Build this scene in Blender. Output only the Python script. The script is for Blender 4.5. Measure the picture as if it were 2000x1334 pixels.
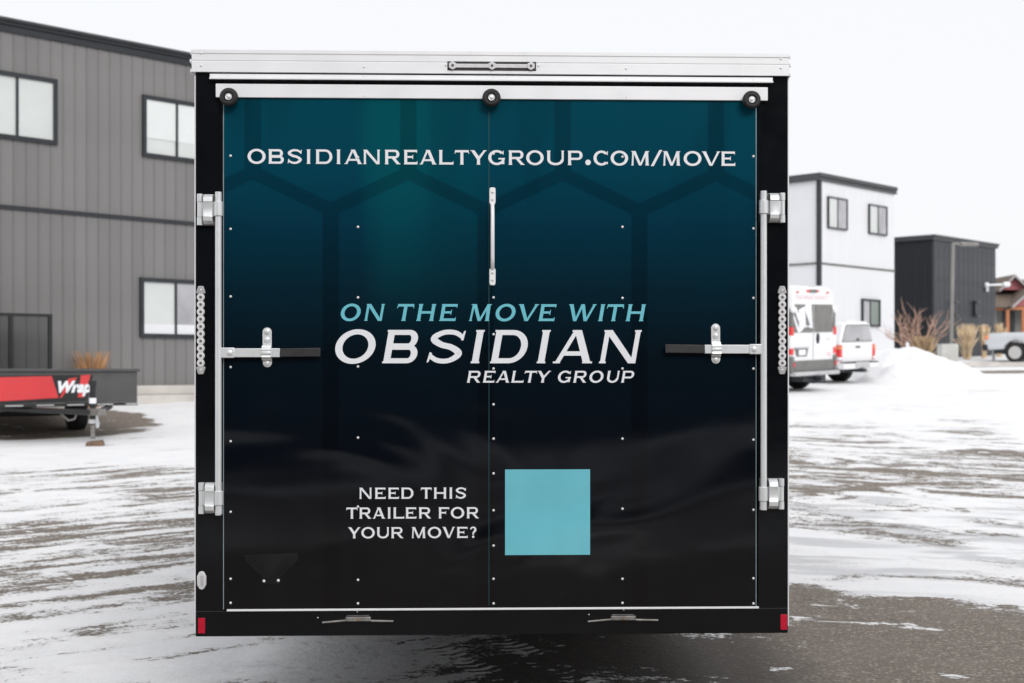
import bpy, math, random
from mathutils import Vector, Matrix, noise
R = math.radians
random.seed(7)
for o in list(bpy.data.objects): bpy.data.objects.remove(o)
sc = bpy.context.scene
col = sc.collection

# ------------------------------------------------------------------ camera
F = 2650.0; CAMZ = 1.6; HOR = 722.0           # focal length and horizon measured on the 2000 px photograph
cam = bpy.data.cameras.new('camera'); camo = bpy.data.objects.new('camera', cam); col.objects.link(camo)
cam.sensor_width = 36; cam.lens = 36*F/2000; cam.clip_end = 2000; cam.clip_start = .05
camo.location = (0, 0, CAMZ); camo.rotation_euler = (R(90), 0, 0)
cam.shift_y = (HOR-667)/2000
cam.dof.use_dof = True; cam.dof.focus_distance = 5.85; cam.dof.aperture_fstop = 3.6
sc.camera = camo
# ------------------------------------------------------------------ sky: flat white overcast
SUN_EL, SUN_AZ = 32, 160                       # azimuth clockwise from +Y
w = bpy.data.worlds.new('World'); sc.world = w; w.use_nodes = True
nt = w.node_tree; nt.nodes.clear()
out = nt.nodes.new('ShaderNodeOutputWorld'); bg = nt.nodes.new('ShaderNodeBackground')
sky = nt.nodes.new('ShaderNodeTexSky'); sky.sky_type = 'NISHITA'; sky.sun_disc = False
sky.sun_elevation = R(SUN_EL); sky.sun_rotation = R(SUN_AZ); sky.dust_density = 4; sky.air_density = 1
mixw = nt.nodes.new('ShaderNodeMix'); mixw.data_type = 'RGBA'
mixw.inputs[0].default_value = .93
mixw.inputs[7].default_value = (7.3, 7.35, 7.52, 1)   # the cloud deck, evenly bright
nt.links.new(sky.outputs[0], mixw.inputs[6]); nt.links.new(mixw.outputs[2], bg.inputs[0])
bg.inputs[1].default_value = .1
nt.links.new(bg.outputs[0], out.inputs[0])
sl = bpy.data.lights.new('sun', 'SUN'); so = bpy.data.objects.new('sun', sl); col.objects.link(so)
sl.energy = 1.1; sl.angle = R(25); sl.color = (1, .985, .965)
so.rotation_euler = (R(90-SUN_EL), 0, R(180-SUN_AZ))
sc.view_settings.view_transform = 'Standard'; sc.view_settings.look = 'None'
sc.view_settings.gamma = 1; sc.view_settings.exposure = .44

# ------------------------------------------------------------------ helpers
def tag(o, label=None, cat=None, group=None, kind=None):
    if label: o['label'] = label
    if cat: o['category'] = cat
    if group: o['group'] = group
    if kind: o['kind'] = kind
    return o

def thing(name, label, cat, loc=(0, 0, 0), rz=0, group=None):
    o = bpy.data.objects.new(name, None); o.empty_display_size = .1
    col.objects.link(o); o.location = loc; o.rotation_euler = (0, 0, rz)
    return tag(o, label, cat, group)

class MB:
    def __init__(s): s.v = []; s.f = []
    def add(s, vs, fs):
        b = len(s.v); s.v += [tuple(p) for p in vs]; s.f += [tuple(i+b for i in f) for f in fs]; return s
    def box(s, x0, y0, z0, x1, y1, z1):
        x0, x1 = min(x0, x1), max(x0, x1); y0, y1 = min(y0, y1), max(y0, y1); z0, z1 = min(z0, z1), max(z0, z1)
        return s.add([(x0,y0,z0),(x1,y0,z0),(x1,y1,z0),(x0,y1,z0),(x0,y0,z1),(x1,y0,z1),(x1,y1,z1),(x0,y1,z1)],
              [(0,3,2,1),(4,5,6,7),(0,1,5,4),(1,2,6,5),(2,3,7,6),(3,0,4,7)])
    def loft(s, rings, cap=True, closed=True):
        n = len(rings[0]); vs = [p for r in rings for p in r]; fs = []
        for i in range(len(rings)-1):
            for j in range(n if closed else n-1):
                a = i*n+j; b = i*n+(j+1) % n
                fs.append((a, b, b+n, a+n))
        if cap:
            fs.append(tuple(reversed(range(n)))); fs.append(tuple(range((len(rings)-1)*n, len(rings)*n)))
        return s.add(vs, fs)
    def prism(s, pts, y0, y1):                 # outline in x,z (counter-clockwise seen from -y), thickness along y
        return s.loft([[(x, y0, z) for x, z in reversed(pts)], [(x, y1, z) for x, z in reversed(pts)]])
    def prismx(s, pts, x0, x1):                # outline in y,z, thickness along x
        return s.loft([[(x0, y, z) for y, z in pts], [(x1, y, z) for y, z in pts]])
    def tube(s, path, rad, n=10, cap=True):
        path = [Vector(p) for p in path]
        if not isinstance(rad, (list, tuple)): rad = [rad]*len(path)
        rings = []; up = None
        for i, p in enumerate(path):
            a = path[max(i-1, 0)]; b = path[min(i+1, len(path)-1)]
            t = (b-a).normalized()
            if up is None: up = t.orthogonal().normalized()
            up = (up - t*up.dot(t))
            up = up.normalized() if up.length > 1e-6 else t.orthogonal().normalized()
            sd = t.cross(up)
            rings.append([p+(up*math.cos(2*math.pi*k/n)+sd*math.sin(2*math.pi*k/n))*rad[i] for k in range(n)])
        return s.loft(rings, cap)
    def cyl(s, p0, p1, r0, r1=None, n=20): return s.tube([p0, p1], [r0, r0 if r1 is None else r1], n)
    def lathe(s, c, axis, prof, n=32):         # prof: (offset along axis, radius)
        c = Vector(c); t = Vector(axis).normalized(); up = t.orthogonal().normalized(); sd = t.cross(up)
        rings = [[c+t*d+(up*math.cos(2*math.pi*k/n)+sd*math.sin(2*math.pi*k/n))*max(r, 1e-4) for k in range(n)] for d, r in prof]
        return s.loft(rings, True)
    def build(s, name, mat, parent=None, bevel=0, smooth=35, flat=False):
        me = bpy.data.meshes.new(name); me.from_pydata(s.v, [], s.f)
        me.update()
        if not flat:
            import bmesh
            bm = bmesh.new(); bm.from_mesh(me); bmesh.ops.recalc_face_normals(bm, faces=bm.faces); bm.to_mesh(me); bm.free()
        if smooth:
            for p in me.polygons: p.use_smooth = True
            me.set_sharp_from_angle(angle=R(smooth))
        me.materials.append(mat)
        o = bpy.data.objects.new(name, me); col.objects.link(o); o.parent = parent
        if bevel:
            m = o.modifiers.new('bevel', 'BEVEL'); m.width = bevel; m.segments = 2; m.limit_method = 'ANGLE'
            m.harden_normals = False
        return o
def inst(src, parent, loc, rot=None, scale=None):
    o = bpy.data.objects.new(src.name.split('.')[0], src.data); col.objects.link(o); o.parent = parent; o.location = loc
    if rot: o.rotation_euler = rot
    if scale: o.scale = scale
    for m in src.modifiers:
        k = o.modifiers.new(m.name, m.type)
        if m.type == 'BEVEL': k.width = m.width; k.segments = m.segments; k.limit_method = m.limit_method
    return o

# node helpers
class NT:
    def __init__(s, name):
        s.m = bpy.data.materials.new(name); s.m.use_nodes = True; s.t = s.m.node_tree
        s.b = s.t.nodes['Principled BSDF']; s.o = s.t.nodes['Material Output']
        s.tc = s.t.nodes.new('ShaderNodeTexCoord')
    def link(s, a, b): s.t.links.new(a, b)
    def put(s, sock, v):
        if isinstance(v, bpy.types.NodeSocket): s.link(v, sock)
        elif v is not None: sock.default_value = v
    def math(s, op, a, b=None, c=None, clamp=False):
        n = s.t.nodes.new('ShaderNodeMath'); n.operation = op; n.use_clamp = clamp
        for i, v in enumerate((a, b, c)):
            if v is not None: s.put(n.inputs[i], v)
        return n.outputs[0]
    def sstep(s, v, a, b, x=0., y=1.):
        n = s.t.nodes.new('ShaderNodeMapRange'); n.interpolation_type = 'SMOOTHSTEP'
        s.put(n.inputs[0], v); s.put(n.inputs[1], a); s.put(n.inputs[2], b); s.put(n.inputs[3], x); s.put(n.inputs[4], y)
        return n.outputs[0]
    def lin(s, v, a, b, x=0., y=1.):
        n = s.t.nodes.new('ShaderNodeMapRange'); n.clamp = True
        s.put(n.inputs[0], v); s.put(n.inputs[1], a); s.put(n.inputs[2], b); s.put(n.inputs[3], x); s.put(n.inputs[4], y)
        return n.outputs[0]
    def sep(s, v):
        n = s.t.nodes.new('ShaderNodeSeparateXYZ'); s.link(v, n.inputs[0]); return n.outputs
    def comb(s, x, y, z):
        n = s.t.nodes.new('ShaderNodeCombineXYZ')
        for i, v in enumerate((x, y, z)): s.put(n.inputs[i], v)
        return n.outputs[0]
    def mapping(s, v, loc=(0,0,0), rot=(0,0,0), scale=(1,1,1)):
        n = s.t.nodes.new('ShaderNodeMapping'); s.link(v, n.inputs[0])
        n.inputs[1].default_value = loc; n.inputs[2].default_value = rot; n.inputs[3].default_value = scale
        return n.outputs[0]
    def streak(s, v, deg, sx, sy, scale, *a, loc=(0, 0, 0)):      # noise drawn out along a heading
        return s.noise(s.mapping(s.mapping(v, loc=loc, rot=(0, 0, R(-deg))), scale=(sx, sy, 1)), scale, *a)
    def noise(s, v, scale, detail=4, rough=.55, dist=0):
        n = s.t.nodes.new('ShaderNodeTexNoise'); s.link(v, n.inputs['Vector'])
        n.inputs['Scale'].default_value = scale; n.inputs['Detail'].default_value = detail
        n.inputs['Roughness'].default_value = rough; n.inputs['Distortion'].default_value = dist
        return n.outputs[0]
    def vor(s, v, scale):
        n = s.t.nodes.new('ShaderNodeTexVoronoi'); s.link(v, n.inputs['Vector']); n.inputs['Scale'].default_value = scale
        return n.outputs
    def mix(s, f, a, b, typ='MIX'):
        n = s.t.nodes.new('ShaderNodeMix'); n.data_type = 'RGBA'; n.blend_type = typ
        s.put(n.inputs[0], f)
        for i, v in ((6, a), (7, b)):
            if isinstance(v, (tuple, list)): v = (*v[:3], 1)
            s.put(n.inputs[i], v)
        return n.outputs[2]
    def ramp(s, v, stops):
        n = s.t.nodes.new('ShaderNodeValToRGB'); s.link(v, n.inputs[0]); e = n.color_ramp.elements
        while len(e) < len(stops): e.new(.5)
        for i, (p, c) in enumerate(stops):
            e[i].position = p; e[i].color = (c, c, c, 1) if not isinstance(c, tuple) else (*c, 1)
        return n.outputs[0]
    def bump(s, h, strength, dist, prev=None):
        n = s.t.nodes.new('ShaderNodeBump'); s.put(n.inputs['Height'], h)
        n.inputs['Strength'].default_value = strength; n.inputs['Distance'].default_value = dist
        if prev: s.link(prev, n.inputs['Normal'])
        return n.outputs[0]
    def setp(s, **k):
        for a, v in k.items():
            i = s.b.inputs[a.replace('_', ' ')]
            if isinstance(v, (tuple, list)) and len(v) == 3 and i.type == 'RGBA': v = (*v, 1)
            s.put(i, v)

def mat(name, c, rough=.5, metal=0, var=.12, vs=3., bump=0, bs=40., coat=0, spec=.5, rv=.1, obj=True):
    """plain surface with a little noise in colour, gloss and relief"""
    n = NT(name); co = n.tc.outputs['Object']
    a = n.noise(co, vs, 5)
    f = n.lin(a, .3, .7)
    lo = tuple(x*(1-var) for x in c); hi = tuple(min(1, x*(1+var)) for x in c)
    n.setp(Base_Color=n.mix(f, lo, hi), Metallic=metal, Roughness=n.lin(n.noise(co, vs*4, 3), .3, .7, max(0, rough-rv), min(1, rough+rv)))
    n.b.inputs['Specular IOR Level'].default_value = spec
    if coat: n.b.inputs['Coat Weight'].default_value = coat; n.b.inputs['Coat Roughness'].default_value = .03
    if bump: n.setp(Normal=n.bump(n.noise(co, bs, 4), bump, .01))
    return n.m

def ray(px, py): return (px-1000)/F, (HOR-py)/F
def hit(px, py, P0, th, d=0):                  # where a sight line meets an upright plane through P0 at heading th (offset d towards the viewer)
    c, s_ = math.cos(th), math.sin(th)
    X0, Y0 = P0[0]+s_*d, P0[1]-c*d
    dx, dz = ray(px, py)
    u = (Y0*dx-X0)/(c-s_*dx); t = Y0+u*s_
    return u, CAMZ+t*dz
def at(px, py, Z): dx, dz = ray(px, py); return Vector((dx*Z, Z, CAMZ+dz*Z))
def sst(a, b, x): t = max(0, min(1, (x-a)/(b-a))); return t*t*(3-2*t)
def G(x, y):
    z = .044*2*math.log1p(math.exp(min(40, (y-8.4)/2))) if y < 60 else 2.27+.01*min(20, y-60)
    z += .2*sst(22.5, 25.5, y-.5*(x+6))*sst(1, -3, x) if y < 60 else 0
    return z
GA = R(45.8)                                    # heading of the building grid
A2 = Vector((math.cos(GA), math.sin(GA), 0)); B2 = Vector((-math.sin(GA), math.cos(GA), 0))

# ------------------------------------------------------------------ ground
def stops(l): return [((y+15)/45, c) for y, c in l]
def ground_material():
    n = NT('snowy_asphalt'); P = n.tc.outputs['Object']; x, y, z = n.sep(P)
    warp = n.lin(n.noise(P, .35, 3), .3, .7, -1.1, 1.1)
    yw = n.math('ADD', y, n.math('MULTIPLY', warp, 1.15))
    t = n.math('DIVIDE', n.math('ADD', yw, 15.), 45., clamp=True)
    cl = n.ramp(t, stops([(-14, .2), (-9, .8), (-6.5, .55), (-4.5, .08), (-2, .5), (-.3, .5), (1.5, .1), (5.5, .4), (7, .9), (8.3, .84), (9.4, .58), (12.5, .56), (16, .68), (18.5, .92), (20.5, 1)]))
    cr = n.ramp(t, stops([(-14, .2), (-9, .8), (-6.5, .55), (-4.5, .08), (-2, .5), (-.3, .5), (1.5, .1), (5.5, .25), (7, .18), (8.6, .22), (9.3, .76), (10.5, .9), (13, .8), (14.6, .54), (18.5, .58), (22, .85), (25, 1)]))
    side = n.sstep(n.math('ADD', x, n.math('MULTIPLY', warp, .25)), -.9, .5)
    cov = n.mix(side, cl, cr)
    # bare ground kept open: under the low-loading trailer on the left, and the lane on the right
    ex = n.math('DIVIDE', n.math('ADD', x, 8.5), 2.6); ey = n.math('DIVIDE', n.math('SUBTRACT', y, 22.4), 2.1)
    el = n.math('ADD', n.math('MULTIPLY', ex, ex), n.math('MULTIPLY', ey, ey))
    el = n.math('ADD', el, n.math('MULTIPLY', warp, .25))
    cov = n.math('SUBTRACT', cov, n.sstep(el, 1.15, .75, 0, .9))
    yl = n.math('ADD', y, n.math('MULTIPLY', n.math('SUBTRACT', x, 15.), -.18))
    lane = n.math('MULTIPLY', n.math('MULTIPLY', n.sstep(yl, 41.8, 42.3), n.sstep(yl, 44.4, 43.6)), n.sstep(x, 12.6, 14.2))
    lane2 = n.math('MULTIPLY', n.math('MULTIPLY', n.sstep(yl, 46.4, 46.7), n.sstep(yl, 47.4, 47.0)), n.sstep(x, 13, 15))
    cov = n.math('SUBTRACT', cov, n.math('MULTIPLY', n.math('MAXIMUM', lane, lane2), .85), clamp=True)
    # wind-combed streaks: along the lot's grid on the left, flatter on the right
    sl_ = n.streak(P, 38, .38, 1.7, 1.7, 10, .66, .25)
    sr_ = n.streak(P, -30, .55, 1.1, .95, 10, .64, 1.3, loc=(3.1, 1.7, 0))
    st = n.mix(side, sl_, sr_)
    st = n.lin(st, .3, .7)
    grit = n.noise(P, 34, 4, .7)
    st = n.math('ADD', st, n.lin(grit, .3, .7, -.2, .2))
    st = n.math('ADD', st, n.lin(n.noise(P, 6.5, 5, .7), .3, .7, -.16, .16))
    bit = n.sstep(n.streak(P, -20, .7, 1.3, 2.3, 6, .62, .5, loc=(5, 2, 0)), .62, .68, 0, .7)
    st = n.math('ADD', st, bit)
    # tyre tread pressed along two tracks
    for (tx, ty, deg, wd) in ((.1, 7.4, -62, .11), (-.62, 8.0, -58, .10)):
        q = n.mapping(n.mapping(P, loc=(-tx, -ty, 0)), rot=(0, 0, R(-deg))); qx, qy, qz = n.sep(q)
        qy = n.math('ADD', qy, n.math('MULTIPLY', n.math('SINE', n.math('MULTIPLY', qx, .9)), .12))
        tr = n.math('SINE', n.math('MULTIPLY', n.math('ADD', qx, n.math('ABSOLUTE', n.math('MULTIPLY', qy, .35))), 75.))
        inb = n.math('MULTIPLY', n.sstep(n.math('ABSOLUTE', qy), wd, wd*.75), n.sstep(n.math('ABSOLUTE', qx), 2.2, 1.2))
        st = n.math('ADD', st, n.math('MULTIPLY', inb, n.math('MULTIPLY', n.math('MULTIPLY_ADD', tr, .34, .12), n.sstep(n.noise(P, 3.2, 5, .7), .42, .6))))
    thr = n.math('SUBTRACT', 1.02, n.math('MULTIPLY', cov, 1.05))
    dlt = n.math('SUBTRACT', st, thr)
    snow = n.sstep(dlt, -.05, .13)
    thin = n.sstep(dlt, .05, .55)
    # dirt and trodden grain in the thin snow close to the trailer
    dn = n.noise(P, 11, 8, .72); trod = n.math('MULTIPLY', n.sstep(dn, .53, .68), n.math('MULTIPLY', n.sstep(y, 10.5, 8.), n.math('MULTIPLY', n.sstep(x, -1.7, -1.), n.sstep(x, 2.0, .2))))
    # asphalt
    g1 = n.noise(P, 75, 5, .85); g2 = n.vor(P, 60)[1]
    g2v = n.sep(g2)[0]
    ac = n.mix(n.lin(g1, .36, .64), (.075, .062, .05), (.33, .28, .235))
    ac = n.mix(n.math('MULTIPLY', n.sstep(g2v, .82, .95), .7), ac, (.46, .41, .36))
    ac = n.mix(n.sstep(n.noise(P, 1.7, 6, .65), .42, .66, 0, .35), ac, (.25, .22, .19))
    ac = n.mix(n.sstep(n.noise(P, 5.5, 5, .7), .55, .7, 0, .3), ac, (.06, .055, .05))
    wet_shade = n.math('MULTIPLY', n.math('MULTIPLY', n.sstep(x, -1.1, -.2), n.sstep(x, 1.75, 1.2)), n.sstep(n.math('ADD', y, warp), 5.6, 6.4))
    wet_shade = n.math('MULTIPLY', wet_shade, n.sstep(n.math('ADD', n.noise(P, 1.4, 6, .65), n.sstep(y, 9.5, 7.5, -.3, .16)), .36, .52))   # meltwater, with the shade under the trailer coloured in
    ac = n.mix(n.math('MULTIPLY', wet_shade, .78), ac, (.03, .028, .027))
    # glazed ice where the snow is thin
    inz = n.streak(P, -14, .45, 1.3, 1.5, 5, .55, .6)
    ice = n.math('MULTIPLY', n.sstep(inz, .48, .6), n.math('MULTIPLY', n.sstep(y, 8.5, 10), n.sstep(y, 17, 13.5)))
    ice = n.math('MULTIPLY', ice, side)
    sc_ = n.mix(n.lin(n.noise(P, 2.2, 6), .3, .7), (.83, .835, .855), (.90, .90, .905))
    sc_ = n.mix(n.math('MULTIPLY', ice, .8), sc_, (.50, .505, .525))
    sc_ = n.mix(n.math('MULTIPLY', n.math('SUBTRACT', 1., thin), .14), sc_, (.5, .47, .44))
    sc_ = n.mix(n.math('MULTIPLY', trod, .6), sc_, (.3, .27, .24))
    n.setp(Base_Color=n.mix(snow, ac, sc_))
    rs = n.math('SUBTRACT', .75, n.math('MULTIPLY', ice, .45))
    n.setp(Roughness=n.mix(snow, (.8, .8, .8), n.comb(rs, rs, rs)))
    n.b.inputs['Specular IOR Level'].default_value = .35
    h = n.math('ADD', n.math('MULTIPLY', snow, .5), n.math('ADD', n.math('MULTIPLY', g1, n.lin(snow, 0, 1, .35, .05)), n.math('MULTIPLY', n.noise(P, 14, 6, .7), .5)))
    h = n.math('ADD', h, n.math('MULTIPLY', dn, .5))
    n.setp(Normal=n.bump(h, .8, .022))
    return n.m
def build_ground():
    xs = [-220, -160, -110, -80, -60, -48] + [-40+i for i in range(81)] + [48, 60, 80, 110, 160, 220]
    ys = [-160, -100, -60, -40, -30, -20] + [-14+i*.75 for i in range(110)] + [72, 80, 95, 120, 160, 220, 320, 500]
    vs = [(x, y, G(x, y)+.012*noise.noise((x*.9, y*.9, 0))*sst(6, 12, abs(y))) for y in ys for x in xs]
    nx = len(xs)
    fs = [(j*nx+i, j*nx+i+1, (j+1)*nx+i+1, (j+1)*nx+i) for j in range(len(ys)-1) for i in range(nx-1)]
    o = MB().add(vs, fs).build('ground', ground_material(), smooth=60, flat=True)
    tag(o, 'wind-blown snow and ice over bare brown asphalt', None, kind='structure')
build_ground()

# ------------------------------------------------------------------ shared materials
M = {}
M['black_paint'] = mat('black_paint', (.004, .005, .0065), .12, var=.2, rv=.04, bump=.012, bs=6, spec=.32)
M['alu'] = mat('mill_aluminium', (.85, .86, .885), .38, metal=.08, var=.03, vs=2)
M['alu_dull'] = mat('dull_aluminium', (.55, .55, .56), .4, metal=.4, var=.1)
M['galv'] = mat('zinc_plated_steel', (.78, .805, .82), .36, metal=.4, var=.04, vs=6, rv=.03)
M['galv_dark'] = mat('greasy_steel', (.22, .21, .20), .5, metal=.4, var=.4, vs=30)
M['rubber'] = mat('black_rubber', (.012, .012, .013), .6, var=.3, vs=20, bump=.1, bs=80)
M['grip'] = mat('grip_rubber', (.022, .021, .022), .5, var=.2, vs=15)
M['screw'] = mat('screw_steel', (.74, .75, .76), .3, metal=.3, var=.05)
M['lens'] = mat('clear_lens', (.72, .71, .73), .22, var=.08, vs=60, coat=.6)
M['lens_frame'] = mat('lens_frame', (.50, .49, .50), .3, metal=.2, var=.2, vs=60)
M['led_eye'] = mat('led_eye', (.10, .095, .09), .3, var=.4, vs=90)
M['red_tape'] = mat('red_reflector', (.50, .006, .03), .25, var=.12, vs=80)
M['white_film'] = mat('white_vinyl', (.80, .82, .86), .4, var=.02)
M['cyan_film'] = mat('cyan_vinyl', (.15, .52, .62), .35, var=.03)
M['slot'] = mat('dark_slot', (.02, .02, .02), .6)
M['tyre'] = mat('tyre', (.014, .014, .015), .75, var=.3, vs=12, bump=.2, bs=60)
M['glass'] = mat('window_glass', (.03, .035, .035), .03, var=.1, rv=.02)
M['white_car'] = mat('white_car_paint', (.80, .805, .82), .3, var=.015, coat=.5, rv=.02)
M['silver_car'] = mat('silver_car_paint', (.62, .65, .68), .3, metal=.1, var=.015, coat=.5, rv=.02)
M['grey_plastic'] = mat('grey_plastic', (.16, .16, .155), .55, var=.15)
M['tint'] = mat('grey_tinted_glass', (.17, .165, .155), .1, var=.15, rv=.03)
M['tail'] = mat('red_lamp', (.70, .02, .02), .2, var=.1, coat=.5)
M['amber'] = mat('amber_lamp', (.75, .28, .12), .25, var=.1)
M['rim'] = mat('alloy_rim', (.58, .57, .55), .35, metal=.3, var=.05, rv=.03)

# ------------------------------------------------------------------ lettering: broad capitals with hairline serifs
TS, TH, SF, SH = .2, .15, .028, .055
def rect(x0, y0, x1, y1): return [(x0, y0), (x1, y0), (x1, y1), (x0, y1)]
def serif(x0, x1, y, up): return rect(x0-SF, y, x1+SF, y+SH) if up else rect(x0-SF, y-SH, x1+SF, y)
def stem(x, t=TS, y0=0, y1=1): return [rect(x, y0, x+t, y1), serif(x, x+t, y0, True), serif(x, x+t, y1, False)]
def arc(cx, cy, rx, ry, tx, ty, a0, a1, n=28):
    ps = []
    for i in range(n):
        a, b = R(a0+(a1-a0)*i/n), R(a0+(a1-a0)*(i+1)/n)
        ps.append([(cx+rx*math.cos(a), cy+ry*math.sin(a)), (cx+rx*math.cos(b), cy+ry*math.sin(b)),
                   (cx+(rx-tx)*math.cos(b), cy+(ry-ty)*math.sin(b)), (cx+(rx-tx)*math.cos(a), cy+(ry-ty)*math.sin(a))])
    return ps
def bowl(x0, xr, y0, y1, rx):
    xc = xr-rx
    return [rect(x0, y0, xc, y0+TH), rect(x0, y1-TH, xc, y1)] + arc(xc, (y0+y1)/2, rx, (y1-y0)/2, TS, TH, -90, 90, 16)
def stroke(pts, th):
    def cr(p0, p1, p2, p3, t):
        return tuple(.5*(2*p1[k]+(p2[k]-p0[k])*t+(2*p0[k]-5*p1[k]+4*p2[k]-p3[k])*t*t+(3*p1[k]-p0[k]-3*p2[k]+p3[k])*t**3) for k in (0, 1))
    q = [pts[0]]+pts+[pts[-1]]; L = []; T = []
    for i in range(len(pts)-1):
        for k in range(7):
            L.append(cr(q[i], q[i+1], q[i+2], q[i+3], k/7)); T.append(th[i]+(th[i+1]-th[i])*k/7)
    L.append(pts[-1]); T.append(th[-1]); e = []
    for i, p in enumerate(L):
        a, b = L[max(0, i-1)], L[min(len(L)-1, i+1)]; dx, dy = b[0]-a[0], b[1]-a[1]; l = math.hypot(dx, dy) or 1
        nx, ny = -dy/l*T[i]/2, dx/l*T[i]/2; e.append(((p[0]+nx, p[1]+ny), (p[0]-nx, p[1]-ny)))
    return [[e[i][1], e[i+1][1], e[i+1][0], e[i][0]] for i in range(len(e)-1)]
def glyph(ch, w):
    t2 = TS*.72
    if ch == 'O': return arc(w/2, .5, w/2, .52, .215, .155, 0, 360, 44)
    if ch == 'I': return stem(w/2-TS/2)
    if ch in 'BDPR':
        g = [q for q in stem(SF)]
        if ch == 'D': g += bowl(SF+TS, w, 0, 1, .5)
        if ch == 'B': g += bowl(SF+TS, w, 0, .555, .28)+bowl(SF+TS, w-.06, .445, 1, .275)
        if ch == 'P': g += bowl(SF+TS, w, .36, 1, .32)
        if ch == 'R':
            g += bowl(SF+TS, w-.07, .40, 1, .3)
            g += [[(w-.25, 0), (w, 0), (w*.52+.12, .46), (w*.52-.12, .46)], serif(w-.22, w-.02, 0, True)]
        return g
    if ch in 'EFL':
        g = stem(SF)
        if ch != 'F': g += [rect(SF+TS, 0, w-.02, TH), [(w-.075, TH-.01), (w-.03, 0.002), (w, 0), (w-.005, .25)]]
        if ch == 'F': g += []
        if ch != 'L':
            g += [rect(SF+TS, 1-TH, w-.05, 1), [(w-.1, 1-TH+.01), (w-.03, .77), (w-.02, 1), (w-.08, .998)],
                  rect(SF+TS, .445, w*.68, .575), rect(w*.68-.045, .36, w*.68, .66)]
        return g
    if ch == 'T':
        return [rect(w/2-TS/2, 0, w/2+TS/2, 1), serif(w/2-TS/2, w/2+TS/2, 0, True), rect(.03, 1-TH, w-.03, 1),
                [(0, .74), (.045, .76), (.09, 1), (.03, 1)], [(w-.045, .76), (w, .74), (w-.03, 1), (w-.09, 1)]]
    if ch == 'H': return stem(SF)+stem(w-TS-SF)+[rect(SF+TS, .435, w-TS-SF, .435+.145)]
    if ch == 'U':
        return [rect(SF, .38, SF+TS, 1), serif(SF, SF+TS, 1, False), rect(w-SF-t2, .38, w-SF, 1), serif(w-SF-t2, w-SF, 1, False)] + \
            arc(w/2, .38, w/2-SF, .395, TS, .16, 180, 360, 24)
    if ch == 'N':
        return [rect(SF, 0, SF+t2, 1), serif(SF, SF+t2, 0, True), rect(w-SF-t2, 0, w-SF, 1), serif(w-SF-t2, w-SF, 1, False),
                [(w-SF-.22, 0), (w-SF, 0), (SF+.22, 1), (SF-.02, 1)], serif(SF, SF+.1, 1, False)]
    if ch == 'M':
        c = w/2
        return [[(SF, 0), (SF+t2*.8, 0), (SF+t2*.8+.04, 1), (SF+.04, 1)], serif(SF, SF+t2*.8, 0, True), serif(SF, SF+.16, 1, False),
                [(w-SF-TS, 0), (w-SF, 0), (w-SF-.04, 1), (w-SF-.04-TS, 1)], serif(w-SF-TS, w-SF, 0, True), serif(w-SF-.15, w-SF, 1, False),
                [(c-.08, 0), (c+.10, 0), (SF+.27, 1), (SF+.05, 1)], [(c-.05, 0), (c+.08, 0), (w-SF-.06, 1), (w-SF-.22, 1)]]
    if ch == 'A':
        c = w/2
        return [[(SF+.02, 0), (SF+.17, 0), (c+.04, 1), (c-.1, 1)], [(w-SF-.24, 0), (w-SF-.01, 0), (c+.12, 1), (c-.1, 1)],
                rect(w*.25, .23, w*.76, .36), serif(SF, SF+.16, 0, True), serif(w-SF-.24, w-SF, 0, True), serif(c-.13, c+.09, 1, False)]
    if ch == 'V':
        c = w/2
        return [[(c-.1, 0), (c+.1, 0), (SF+.25, 1), (SF, 1)], [(c-.04, 0), (c+.09, 0), (w-SF, 1), (w-SF-.16, 1)],
                serif(SF, SF+.24, 1, False), serif(w-SF-.18, w-SF, 1, False)]
    if ch == 'W':
        a, b = w*.3, w*.68
        return [[(a-.09, 0), (a+.1, 0), (SF+.23, 1), (SF, 1)], [(a-.04, 0), (a+.09, 0), (w*.52+.03, 1), (w*.52-.12, 1)],
                [(b-.09, 0), (b+.1, 0), (w*.52+.08, 1), (w*.52-.12, 1)], [(b-.04, 0), (b+.09, 0), (w-SF, 1), (w-SF-.15, 1)],
                serif(SF, SF+.22, 1, False), serif(w-SF-.17, w-SF, 1, False)]
    if ch == 'Y':
        c = w/2
        return [rect(c-TS/2, 0, c+TS/2, .47), serif(c-TS/2, c+TS/2, 0, True), [(c-TS/2, .36), (c+TS/2-.02, .5), (SF+.25, 1), (SF, 1)],
                [(c-TS/2+.03, .47), (c+TS/2, .4), (w-SF, 1), (w-SF-.17, 1)], serif(SF, SF+.24, 1, False), serif(w-SF-.18, w-SF, 1, False)]
    if ch == 'C' or ch == 'G':
        g = arc(w/2+.02, .5, w/2, .52, .215, .155, 42, 318, 34)
        g += [[(w*.86-.02, .74), (w*.86+.06, .70), (w*.86+.07, .99), (w*.86+.02, .97)]]
        if ch == 'C': g += [[(w*.84, .2), (w*.84+.03, .05), (w*.9+.04, .12), (w*.9, .27)]]
        else: g += [rect(w-.24, .05, w-.05, .46), rect(w-.46, .37, w-.01, .475)]
        return g
    if ch == 'S':
        g = stroke([(w-.10, .79), (w*.68, .92), (w*.36, .92), (.125, .745), (w*.34, .565), (w*.66, .47), (w-.13, .28), (w*.64, .085), (w*.32, .085), (.085, .23)],
                   [.12, .14, .15, .19, .17, .17, .2, .15, .14, .12])
        return g+[[(w-.135, .70), (w-.06, .68), (w-.03, .98), (w-.085, .96)], [(.03, .02), (.085, .04), (.15, .3), (.07, .34)]]
    if ch == '.': return arc(w/2, w/2, w/2, w/2, w/2-.001, w/2-.001, 0, 360, 20)
    if ch == '/': return [[(0, -.04), (.2, -.04), (w, 1.08), (w-.2, 1.08)]]
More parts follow.
